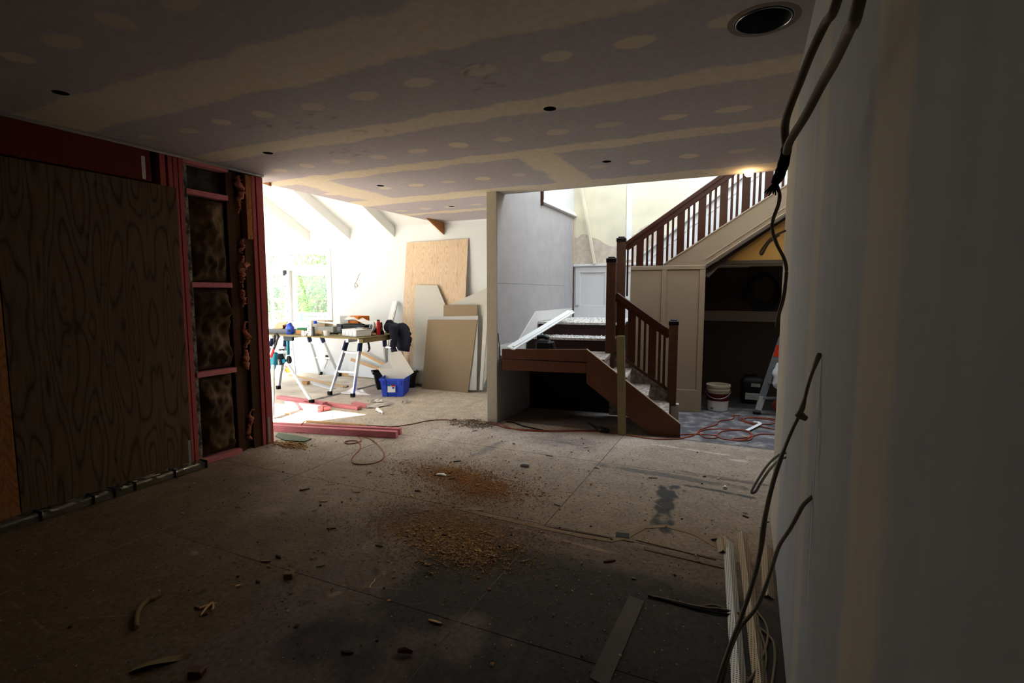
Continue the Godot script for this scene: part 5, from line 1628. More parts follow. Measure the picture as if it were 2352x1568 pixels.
# ---------- things round the staircase ----------
func stair_things() -> void:
	var o: Node3D
	var st: SurfaceTool
	var pb := Vector3(-1.282, 0.04, -5.9)
	var pt := Vector3(-1.323, 1.156, -5.905)
	at(Vector3(pb.x, 0, pb.z))
	st = mb()
	bar(st, Vector3(pb.x, 0.001, pb.z), pt, 0.045, 0.088, Vector3.RIGHT, 0.003)
	tag(obj("timber_prop", st, M.prop), "upright pale timber prop standing before the stair string", "prop")
	# white trim leaning down the short flight
	var xf := Transform3D(Basis(Vector3.UP, atan2(0.12947585, 0.99158257)), Vector3(-2.839, 0, -5.761))
	var a := xf * (Vector3(0.19, 0.972, -0.01))
	var e := Vector3(-2.44, 1.367, -7.5)
	o = thing("trim_board", "long white moulded trim board leaning along the short flight", "trim board", Vector3(a.x, 0.86, a.z))
	st = mb()
	bar(st, a + (e - a) * -0.02, e, 0.115, 0.018, Vector3(0.25, 1, 0), 0.003)
	obj("board", st, M.white_trim, o)
	st = mb()
	bar(st, a + Vector3(0.02, 0.013, 0), e + Vector3(0.02, 0.013, 0), 0.03, 0.012, Vector3(0.25, 1, 0), 0.003)
	obj("moulding", st, M.white_trim, o)
	# black canister on the landing
	var c := xf * Vector3(0.56, 0.861, -0.17)
	o = thing("site_radio", "black chunky box with carry handle sitting on the stair landing", "radio", c)
	var b := Basis(Vector3.UP, 0.15)
	st = mb()
	bx(st, c + Vector3(0, 0.10, 0), Vector3(0.20, 0.20, 0.17), b, 0.03)
	obj("body", st, M.black, o)
	st = mb()
	limb(st, [c + b * Vector3(-0.08, 0.235, 0), c + b * Vector3(0.0, 0.245, 0), c + b * Vector3(0.06, 0.225, 0)], [0.05, 0.055, 0.05], [0.025, 0.028, 0.02], 12, 0.0, Vector3.UP, 0.7)
	obj("handle", st, M.black, o)
	st = mb()
	lathe(st, Transform3D(b * Basis(Vector3.FORWARD, -0.3), c + b * Vector3(0.10, 0.09, 0)), [Vector2(0, -0.08), Vector2(0.055, -0.075), Vector2(0.06, 0.075), Vector2(0.045, 0.09), Vector2(0, 0.09)], 18)
	obj("battery", st, M.dark_green, o)
	st = mb()
	bx(st, c + b * Vector3(0.085, 0.055, 0.088), Vector3(0.045, 0.045, 0.004), b, 0.001)
	var lb := obj("label_patch", st, M.pale_grey, o)
	for k in 3:
		st = mb()
		bx(st, c + b * Vector3(0.078, 0.042 + 0.013 * k, 0.0905), Vector3(0.022, 0.005, 0.002), b, 0)
		obj("print_mark", st, M.grey_case, lb)
	# rubble and dust on the upper treads
	at(xf * Vector3(1.0, 1.222, -1.6))
	st = mb()
	rng.seed = 18
	for k in 260:
		var up := k % 2 == 0
		var p := xf * (Vector3(rng.randf_range(0.35, 1.25), 1.225, rng.randf_range(-3.0, -1.32)) if up else Vector3(rng.randf_range(0.25, 1.25), 1.039, rng.randf_range(-1.29, -0.9)))
		var r := rng.randf_range(0.004, 0.014)
		bx(st, p + Vector3(0, r * 0.3, 0), Vector3(r, r * 0.7, r) * 1.3, Basis(Vector3(0.3, 1, 0.2).normalized(), rng.randf() * 6.0), 0.001)
	var rb := obj("plaster_crumbs", st, M.tread_white)
	tag(rb, "white plaster crumbs strewn over the upper stair treads", "crumbs")
	rb.set_meta("kind", "stuff")
	# leaning lath on the yellow wall
	at(Vector3(-2.4, 1.3, -8.75))
	st = mb()
	bar(st, Vector3(-2.444, 2.145, -8.79), Vector3(-2.72, 3.573, -8.79), 0.02, 0.045, Vector3.RIGHT, 0.002)
	tag(obj("lath", st, M.yellow_wall), "thin cream lath leaning against yellow stairwell wall", "lath")
	# wire by the wall at the landing
	cord("short brown wire curling up the stub wall beside trim board", [Vector3(-2.815, 0.965, -5.80), Vector3(-2.825, 1.02, -5.79), Vector3(-2.83, 1.09, -5.785), Vector3(-2.832, 1.14, -5.78)], 0.005, M.old_timber, "wire", "wall_wire")
	# bare bulb under the ceiling's edge
	var bp := Vector3(-0.048, 2.867, -5.9)
	o = thing("light_bulb", "bare glowing light bulb at the ceiling's edge before the staircase", "light bulb", bp)
	st = mb()
	var bm := mat(Color(1, 0.9, 0.75), 0.4)
	bm.emission_enabled = true
	bm.emission = Color(1.0, 0.86, 0.66)
	bm.emission_energy_multiplier = 9.0
	lathe(st, Transform3D(Basis(), bp + Vector3(0, -0.045, 0)), [Vector2(0, 0), Vector2(0.022, 0.004), Vector2(0.038, 0.022), Vector2(0.043, 0.044), Vector2(0.036, 0.066), Vector2(0.02, 0.086), Vector2(0, 0.09)], 24)
	obj("bulb", st, bm, o)
	st = mb()
	lathe(st, Transform3D(Basis(), bp + Vector3(0, 0.04, 0)), [Vector2(0.018, 0), Vector2(0.022, 0.01), Vector2(0.022, maxf(0.02, 2.879 - bp.y - 0.04)), Vector2(0, maxf(0.02, 2.879 - bp.y - 0.04))], 16)
	obj("holder", st, M.white, o)
	var om := OmniLight3D.new()
	om.light_color = Color(1.0, 0.80, 0.56)
	om.light_energy = BULB
	om.light_size = 0.043
	om.omni_range = 14.0
	om.omni_attenuation = 2.0
	om.shadow_enabled = true
	o.add_child(om)

func cupboard_things() -> void:
	var o: Node3D
	var st: SurfaceTool
	var p := Vector3(-0.371, 0, -7.604) + Vector3(0.03, 0, -0.15)
	o = thing("paint_pail", "white paint pail with dark red band on floor at the cupboard opening", "pail", p)
	var xf := Transform3D(Basis(), p)
	st = mb()
	lathe(st, xf, [Vector2(0, 0.002), Vector2(0.134, 0.004), Vector2(0.142, 0.145)], 32)
	obj("body", st, M.white, o)
	st = mb()
	lathe(st, xf, [Vector2(0.1425, 0.145), Vector2(0.146, 0.15), Vector2(0.150, 0.245), Vector2(0.146, 0.25)], 32)
	said(obj("band", st, M.dark_red, o), "dark red band round the pail")
	st = mb()
	lathe(st, xf, [Vector2(0.147, 0.25), Vector2(0.151, 0.285), Vector2(0.158, 0.287), Vector2(0.158, 0.305), Vector2(0.152, 0.308), Vector2(0.153, 0.335), Vector2(0.162, 0.338), Vector2(0.162, 0.365), Vector2(0.15, 0.368), Vector2(0.145, 0.36), Vector2(0.14, 0.30), Vector2(0, 0.295)], 32)
	obj("collar", st, M.cream_edge, o)
	st = mb()
	var h := []
	for k in 11:
		var g := PI * k / 10.0
		h.append(p + Vector3(0.165 * cos(g), 0.285 - 0.10 * sin(g), 0.165 * maxf(0.25, sin(g))))
	tube(st, h, 0.004, 6, 3)
	obj("handle", st, M.zinc, o)
	st = mb()
	bx(st, p + Vector3(-0.07, 0.04, 0.1215), Vector3(0.04, 0.025, 0.003), Basis(Vector3.UP, -0.5), 0)
	obj("print_mark", st, M.grey, o)
	# black jug behind
	p = Vector3(0.106, 0, -8.35) + Vector3(0, 0, -0.1)
	o = thing("chemical_jug", "black square jug with white stickers in dark understair cupboard", "jug", p)
	st = mb()
	limb(st, [p + Vector3(0, 0.002, 0), p + Vector3(0, 0.03, 0), p + Vector3(0, 0.33, 0), p + Vector3(0, 0.39, 0), p + Vector3(0, 0.41, 0)], [0.15, 0.165, 0.165, 0.13, 0.07], [0.10, 0.11, 0.11, 0.08, 0.05], 20, 0.0, Vector3.BACK, 0.45)
	obj("body", st, M.black, o)
	st = mb()
	lathe(st, Transform3D(Basis(), p + Vector3(0.03, 0.41, 0)), [Vector2(0.035, 0), Vector2(0.035, 0.045), Vector2(0, 0.045)], 18)
	obj("cap", st, M.black, o)
	st = mb()
	tube(st, [p + Vector3(-0.12, 0.37, 0), p + Vector3(-0.1, 0.43, 0), p + Vector3(-0.03, 0.43, 0), p + Vector3(0, 0.40, 0)], 0.016, 8)
	obj("handle", st, M.black, o)
	for q in [[0.0, 0.12, 0.19, 0.10], [0.04, 0.29, 0.12, 0.05]]:
		st = mb()
		bx(st, p + Vector3(q[0], q[1], 0.112), Vector3(q[2], q[3], 0.003), Basis(), 0)
		var s := obj("sticker", st, M.pale_grey, o)
		for k in 2:
			st = mb()
			bx(st, p + Vector3(q[0] - 0.01, q[1] - 0.012 + 0.024 * k, 0.1142), Vector3(q[2] * 0.7, 0.006, 0.002), Basis(), 0)
			obj("print_mark", st, M.grey, s)
	# second dark jug, low
	p = Vector3(0.015, 0, -8.761) + Vector3(-0.1, 0, -0.25)
	# ladder leaning at the right
	var a := Vector3(0.162, 0, -7.677)
	var b := Vector3(0.431, 1.053, -7.75)
	o = thing("step_ladder", "grey stepladder leaning in dark cupboard under the stairs, orange sticker", "ladder", a)
	st = mb()
	bar(st, a + Vector3(0, 0.01, 0), b, 0.04, 0.085, Vector3.RIGHT, 0.004)
	obj("stile", st, M.grey, o)
	st = mb()
	bar(st, a + Vector3(0.42, 0.01, -0.1), b + Vector3(0.36, 0, -0.05), 0.04, 0.085, Vector3.RIGHT, 0.004)
	obj("stile", st, M.grey, o)
	st = mb()
	bar(st, a.lerp(b, 0.06) + Vector3(0, 0, 0.024), a.lerp(b, 0.24) + Vector3(0, 0, 0.024), 0.004, 0.075, Vector3.RIGHT, 0)
	obj("sticker", st, M.pale_grey, o)
	st = mb()
	bar(st, a.lerp(b, 0.76) + Vector3(0, 0, 0.024), a.lerp(b, 0.90) + Vector3(0, 0, 0.024), 0.004, 0.075, Vector3.RIGHT, 0)
	obj("sticker", st, mat(Color(0.8, 0.2, 0.06), 0.5), o)
	for k in 4:
		var t := 0.22 + 0.2 * k
		st = mb()
		bar(st, a.lerp(b, t), a.lerp(b, t) + Vector3(0.40, 0, -0.09), 0.08, 0.03, Vector3.UP, 0.003)
		obj("rung", st, M.grey, o)
	st = mb()
	bx(st, a + Vector3(0, 0.02, 0), Vector3(0.10, 0.04, 0.06), Basis(), 0.008)
	obj("rubber_foot", st, M.rubber, o)
	# plastic bags hanging on the ladder
	p = a.lerp(b, 0.62) + Vector3(0.10, 0, 0.05)
	at(p)
	st = mb()
	limb(st, smooth_pts([p + Vector3(0.0, 0.08, 0.03), p + Vector3(0.02, -0.05, 0.03), p + Vector3(0.05, -0.22, 0.03), p + Vector3(0.06, -0.30, 0.03)], 4), [0.05, 0.12, 0.14, 0.06], [0.03, 0.05, 0.06, 0.03], 14, 0.10, Vector3.BACK)
	tag(obj("plastic_bag", st, M.clear), "cloudy plastic bag hanging on the ladder under the stairs", "bag")
	p = Vector3(0.451, 0, -7.98) + Vector3(0.02, 0.0, -0.1)
	at(p)
	st = mb()
	limb(st, smooth_pts([p + Vector3(0, 0.005, 0), p + Vector3(0, 0.08, 0), p + Vector3(0.01, 0.17, 0)], 4), [0.09, 0.11, 0.06], [0.08, 0.09, 0.05], 14, 0.06, Vector3.BACK)
	tag(obj("cord_reel", st, M.orange_cord), "dark orange bundle of cord on floor at the ladder's foot", "cord bundle")
	# hose coil on the back wall
	o = thing("hose_coil", "coil of dark hose hanging on board in understair cupboard", "hose", Vector3(0.215, 1.696, -8.78))
	var bb0 := Vector3(-0.004, 2.05, -8.81)
	var bb1 := Vector3(0.441, 1.414, -8.81)
	box_part("backing_board", Vector3(bb0.x, bb1.y, -8.834), Vector3(bb1.x, bb0.y, -8.815), M.shade_brown, o)
	rng.seed = 8
	for k in 5:
		st = mb()
		var cpos := Vector3(0.215, 1.703, -8.79)
		var ring := []
		for j in 25:
			var g := TAU * j / 24.0
			ring.append(cpos + Vector3(cos(g) * (0.17 + 0.014 * k), sin(g) * (0.20 + 0.014 * k) - 0.012 * k, 0.012 * k - 0.005))
		tube(st, ring, 0.011, 6, 2)
		obj("hose_loop", st, M.black, o)
	st = mb()
	bb(st, Vector3(-0.85, Vector3(-0.106, 1.203, -8.8).y, -8.834), Vector3(2.9, Vector3(-0.113, 1.38, -8.8).y, -8.80))
	at(Vector3(0, 1.2, -8.83))
	st = mb()
	bb(st, Vector3(-0.85, Vector3(-0.106, 1.203, -8.8).y, -8.834), Vector3(2.9, Vector3(-0.112, 1.366, -8.8).y, -8.81))
	tag(obj("wall_rail", st, M.hall), "plain horizontal rail across the back wall of the dark cupboard", "rail")

func wire(label: String, pts: Array, r: float, m: Material, called := "cable", flat := 1.0) -> void:
	at(pts[0])
	var st := mb()
	var p := smooth_pts(pts, 6)
	limb(st, p, [r, r], [r * flat, r * flat], 8)
	tag(obj(called, st, m), label, "cable")

func wall_cables() -> void:
	var o := thing("cable_pair", "two thick dark cables dropping from ceiling past the right wall, frayed end", "cable", Vector3(0.17, 2.6, -1.0))
	var st := mb()
	var p := smooth_pts([Vector3(0.185, 2.878, -0.98), Vector3(0.172, 2.60, -1.0), Vector3(0.148, 2.34, -1.05)] + [Vector3(0.121, 2.161, -1.1), Vector3(0.109, 2.147, -1.16), Vector3(0.093, 2.12, -1.22), Vector3(0.081, 2.093, -1.28), Vector3(0.067, 2.061, -1.34), Vector3(0.06, 2.032, -1.38), Vector3(0.064, 2.002, -1.4), Vector3(0.068, 1.987, -1.42)], 5)
	limb(st, p, [0.0085, 0.009], [0.007, 0.0075], 10)
	obj("core", st, M.cable, o)
	st = mb()
	p = smooth_pts([Vector3(0.185, 2.878, -0.84), Vector3(0.175, 2.55, -0.86), Vector3(0.155, 2.27, -0.90)] + [Vector3(0.13, 2.071, -0.94), Vector3(0.13, 2.07, -1.02), Vector3(0.124, 2.063, -1.12), Vector3(0.111, 2.048, -1.2), Vector3(0.094, 2.021, -1.28), Vector3(0.079, 2.004, -1.34), Vector3(0.07, 1.991, -1.38), Vector3(0.069, 1.979, -1.41)], 5)
	limb(st, p, [0.0095, 0.0095], [0.008, 0.008], 10)
	obj("core", st, M.cable, o)
	st = mb()
	p = smooth_pts([Vector3(0.068, 1.994, -1.41), Vector3(0.067, 1.977, -1.42), Vector3(0.061, 1.949, -1.43), Vector3(0.052, 1.924, -1.44), Vector3(0.046, 1.916, -1.445)], 4)
	limb(st, p, [0.011, 0.013, 0.014, 0.010], [0.010, 0.011, 0.012, 0.008], 10, 0.08)
	for k in 7:
		var q: Vector3 = p[-2]
		limb(st, [q, q + Vector3(-0.012 + 0.005 * k - 0.01, -0.022 - 0.004 * (k % 3), 0.004 * (k % 2))], [0.004, 0.0015], [0.004, 0.0015], 5)
	obj("taped_end", st, M.rubber, o)
	st = mb()
	p = smooth_pts([Vector3(0.052, 1.914, -1.45), Vector3(0.059, 1.891, -1.45), Vector3(0.058, 1.867, -1.46), Vector3(0.048, 1.832, -1.47), Vector3(0.048, 1.805, -1.47), Vector3(0.059, 1.773, -1.48), Vector3(0.077, 1.738, -1.49), Vector3(0.085, 1.708, -1.5), Vector3(0.084, 1.669, -1.5), Vector3(0.081, 1.63, -1.51), Vector3(0.073, 1.59, -1.52), Vector3(0.071, 1.558, -1.53)], 5)
	limb(st, p, [0.0045, 0.005], [0.004, 0.004], 8)
	obj("thin_core", st, M.cable, o)
	wire("grey flat cable from upper slot in right wall, knotted, falling to the floor", [Vector3(0.205, 1.464, -1.82), Vector3(0.192, 1.431, -1.8), Vector3(0.178, 1.374, -1.8), Vector3(0.167, 1.312, -1.8), Vector3(0.156, 1.278, -1.78), Vector3(0.137, 1.224, -1.78), Vector3(0.114, 1.145, -1.78), Vector3(0.091, 1.057, -1.76), Vector3(0.073, 0.949, -1.74), Vector3(0.063, 0.842, -1.72), Vector3(0.039, 0.719, -1.7), Vector3(0.004, 0.592, -1.68), Vector3(-0.029, 0.478, -1.66), Vector3(-0.05, 0.383, -1.64)], 0.0085, M.cable, "cable", 0.6)
	at(Vector3(0.158, 1.278, -1.78))
	st = mb()
	limb(st, [Vector3(0.147, 1.285, -1.77), Vector3(0.159, 1.278, -1.77), Vector3(0.175, 1.268, -1.77)], [0.010, 0.013, 0.008], [0.010, 0.012, 0.008], 8, 0.1)
	tag(obj("cable_tie", st, M.cable), "taped knot halfway down the grey cable on right wall", "tie")
	wire("grey cable from lower slot in right wall, bowing down to the floor", [Vector3(0.21, 1.002, -1.85), Vector3(0.183, 0.98, -1.82), Vector3(0.163, 0.941, -1.8), Vector3(0.145, 0.902, -1.79), Vector3(0.119, 0.852, -1.78), Vector3(0.102, 0.787, -1.77), Vector3(0.084, 0.712, -1.76), Vector3(0.058, 0.646, -1.74), Vector3(0.017, 0.585, -1.72), Vector3(-0.009, 0.516, -1.7), Vector3(-0.028, 0.42, -1.68), Vector3(-0.031, 0.352, -1.67)], 0.0075, M.cable, "cable", 0.7)
	wire("pale looped cable pair sticking out of slot near right wall's end", [Vector3(0.206, 0.827, -2.95), Vector3(0.172, 0.816, -2.93), Vector3(0.126, 0.771, -2.9), Vector3(0.086, 0.702, -2.88), Vector3(0.056, 0.639, -2.86), Vector3(0.055, 0.621, -2.86), Vector3(0.073, 0.633, -2.86), Vector3(0.095, 0.679, -2.87), Vector3(0.133, 0.744, -2.9), Vector3(0.177, 0.792, -2.93), Vector3(0.207, 0.804, -2.95)], 0.0065, M.cable_pale)
	wire("dark twin wire poking out high near right wall's end", [Vector3(0.204, 2.057, -3.9), Vector3(0.168, 2.039, -3.88), Vector3(0.117, 2.005, -3.85), Vector3(0.082, 1.959, -3.83), Vector3(0.058, 1.914, -3.82), Vector3(0.069, 1.902, -3.82), Vector3(0.085, 1.935, -3.82), Vector3(0.112, 1.981, -3.84), Vector3(0.168, 2.028, -3.88)], 0.007, M.cable)
	# cables lying on the floor by the beads
	cord("thin black cable tangle lying on dark floor left of metal beads", [Vector3(-0.413, 0, -2.738), Vector3(-0.341, 0, -2.745), Vector3(-0.251, 0, -2.743), Vector3(-0.143, 0, -2.751), Vector3(-0.059, 0, -2.773), Vector3(0.024, 0, -2.771), Vector3(0.094, 0, -2.714), Vector3(0.125, 0, -2.604), Vector3(0.136, 0, -2.448), Vector3(0.107, 0, -2.279)], 0.0055, M.cable, "cable", "floor_cable")
	cord("grey cable loop on the floor crossing under metal beads", [Vector3(-0.273, 0, -2.746), Vector3(-0.185, 0, -2.744), Vector3(-0.103, 0, -2.794), Vector3(-0.038, 0, -2.774), Vector3(0.045, 0, -2.749), Vector3(0.114, 0, -2.686), Vector3(0.168, 0, -2.606), Vector3(0.171, 0, -2.465), Vector3(0.151, 0, -2.286)], 0.006, M.cable, "cable", "floor_cable")
	cord("pale grey cable arc on the floor at right wall's foot", [Vector3(0.106, 0, -2.816), Vector3(0.136, 0, -2.752), Vector3(0.149, 0, -2.649), Vector3(0.129, 0, -2.507), Vector3(0.091, 0, -2.355), Vector3(0.056, 0, -2.27)], 0.006, M.cable, "cable", "floor_cable")
	cord("flat black cable sheath lying along the dark floor", [Vector3(-0.436, 0, -2.737), Vector3(-0.316, 0, -2.73), Vector3(-0.184, 0, -2.724), Vector3(-0.078, 0, -2.732), Vector3(0.004, 0, -2.75)], 0.005, M.rubber, "cable", "floor_cable")

func perforated() -> StandardMaterial3D:
	var n := 32
	var b := PackedByteArray()
	b.resize(n * n * 3)
	for y in n:
		for x in n:
			var d := Vector2(x - 15.5, y - 15.5).length() / 16.0
			put3(b, (y * n + x) * 3, Color(0.16, 0.15, 0.14) if d < 0.48 else Color(0.80, 0.80, 0.79))
	var m := mat(Color(1, 1, 1), 0.45, to_tex(b, n), 80.0)
	m.metallic = 0.55
	return m

func beads() -> void:
	var pm := perforated()
	var pw := perforated()
	pw.albedo_color = Color(0.86, 0.77, 0.66)
	for q in [[Vector3(-0.061, 0, -3.586), Vector3(0.032, 0, -2.181), pm, "whitish perforated metal angle bead on floor by right wall"], [Vector3(0.021, 0, -3.76), Vector3(0.116, 0, -2.194), pw, "brownish perforated metal bead nearest alongside right wall, longest"], [Vector3(-0.106, 0, -3.612), Vector3(-0.084, 0, -3.417), pw, "short perforated bead end lying left of the long beads"], [Vector3(0.17, 0, -3.608), Vector3(0.159, 0, -2.991), pw, "short perforated bead tight against right wall's foot"], [Vector3(-0.077, 0, -3.639), Vector3(-0.058, 0, -3.478), pw, "perforated bead stub behind the whitish bead"]]:
		var a: Vector3 = q[0]
		var b: Vector3 = q[1]
		at(Vector3((a.x + b.x) * 0.5, 0, (a.z + b.z) * 0.5))
		var t := (b - a).normalized()
		var s := t.cross(Vector3.UP).normalized()
		var st := mb()
		var w := 0.031
		var hp := 0.020
		for k in [-1.0, 1.0]:
			var e0: Vector3 = a + s * (k * w) + Vector3(0, 0.002, 0)
			var e1: Vector3 = b + s * (k * w) + Vector3(0, 0.002, 0)
			var r0 := a + Vector3(0, hp, 0)
			var r1 := b + Vector3(0, hp, 0)
			face(st, [e0, e1, r1, r0], Vector3.UP)
			face(st, [e0 - Vector3(0, 0.0012, 0), e1 - Vector3(0, 0.0012, 0), r1 - Vector3(0, 0.0012, 0), r0 - Vector3(0, 0.0012, 0)], Vector3.DOWN)
		tube(st, [a + Vector3(0, hp, 0), b + Vector3(0, hp, 0)], 0.004, 6)
		tag(obj("metal_bead", st, q[2]), q[3], "metal bead")

func left_pack() -> void:
	var o := thing("wrapped_trim_pack", "long low pack of trims in shiny film with dark straps along stud wall", "trim pack", Vector3(-4.63, 0, -2.0))
	rng.seed = 31
	var st := mb()
	var z0 := 0.4
	var z1 := -3.12
	var f := FastNoiseLite.new()
	f.seed = 4
	f.frequency = 9.0
	sheet(st, func(u, v):
		var z: float = lerpf(z0, z1, u)
		var g: float = v * 4.0
		var p := Vector2(-4.685, 0.004)
		var c := [Vector2(-4.690, 0.004), Vector2(-4.690, 0.068), Vector2(-4.640, 0.070), Vector2(-4.605, 0.062), Vector2(-4.602, 0.004)]
		var i := mini(int(g), 3)
		p = c[i].lerp(c[i + 1], g - i)
		var w: float = f.get_noise_2d(z * 2.0, g * 0.25) * 0.009 + f.get_noise_2d(z * 7.0 + g * 0.6, 9.0) * 0.006
		return Vector3(p.x + w * 0.5, maxf(0.003, p.y + (w if i > 0 and i < 4 else 0.0)), z), 150, 12, 0.0008, Vector3(1, 0.2, 0).normalized())
	var film := mat(Color(0.50, 0.48, 0.45), 0.2)
	film.metallic = 0.7
	obj("film_wrap", st, film, o)
	box_part("trim_core", Vector3(-4.683, 0.004, z1 + 0.02), Vector3(-4.613, 0.055, z0), M.grey_case, o)
	for p in [Vector3(-4.657, 0, -1.855), Vector3(-4.66, 0, -2.189), Vector3(-4.647, 0, -2.339), Vector3(-4.627, 0, -2.491), Vector3(-4.642, 0, -2.822), Vector3(-4.615, 0, -3.115)]:
		st = mb()
		bb(st, Vector3(-4.692, 0.003, p.z - 0.008), Vector3(-4.592, 0.075, p.z + 0.008), 0.002)
		obj("strap", st, M.rubber, o)

# ---------- litter on the floor ----------
func chip_mesh(s: Vector3, sd: int) -> ArrayMesh:
	var r := RandomNumberGenerator.new()
	r.seed = sd
	var st := mb()
	var keep := org
	org = Vector3.ZERO
	var poly := []
	for q in [[-1.0, -0.6], [-0.3, -1.0], [0.7, -0.8], [1.0, 0.1], [0.55, 0.9], [-0.5, 0.75], [-0.95, 0.45]]:
		poly.append(Vector2(q[0] * s.x * 0.5 * r.randf_range(0.7, 1.15), q[1] * s.z * 0.5 * r.randf_range(0.55, 1.3)))
	slab(st, poly, 0.0, s.y)
	org = keep
	st.generate_normals()
	return st.commit()

func stuff(called: String, label: String, cat: String, m: Material, n: int, seedn: int, size: Vector2, where: Callable) -> void:
	var mm := MultiMesh.new()
	mm.transform_format = MultiMesh.TRANSFORM_3D
	mm.mesh = chip_mesh(Vector3(1, 0.5, 0.7), seedn)
	mm.mesh.surface_set_material(0, m)
	mm.instance_count = n
	rng.seed = seedn
	for i in n:
		var p: Vector3 = where.call()
		var r := rng.randf_range(size.x, size.y)
		if rng.randf() < 0.04:
			r *= 2.2
		var b := Basis(Vector3.UP, rng.randf() * TAU) * Basis(Vector3.RIGHT, rng.randf_range(-0.5, 0.5))
		mm.set_instance_transform(i, Transform3D(b.scaled(Vector3(r, r * 0.8, r)), p))
	var o := MultiMeshInstance3D.new()
	o.multimesh = mm
	o.name = numbered(called)
	add_child(o, true)
	tag(o, label, cat)
	o.set_meta("kind", "stuff")

func gauss(cx: float, cz: float, sx: float, sz: float, h := 0.0) -> Vector3:
	var a := rng.randfn(0.0, sx)
	var b := rng.randfn(0.0, sz)
	return Vector3(cx + a, 0.001 + h * exp(-(a * a / (sx * sx) + b * b / (sz * sz))) * rng.randf(), cz + b)

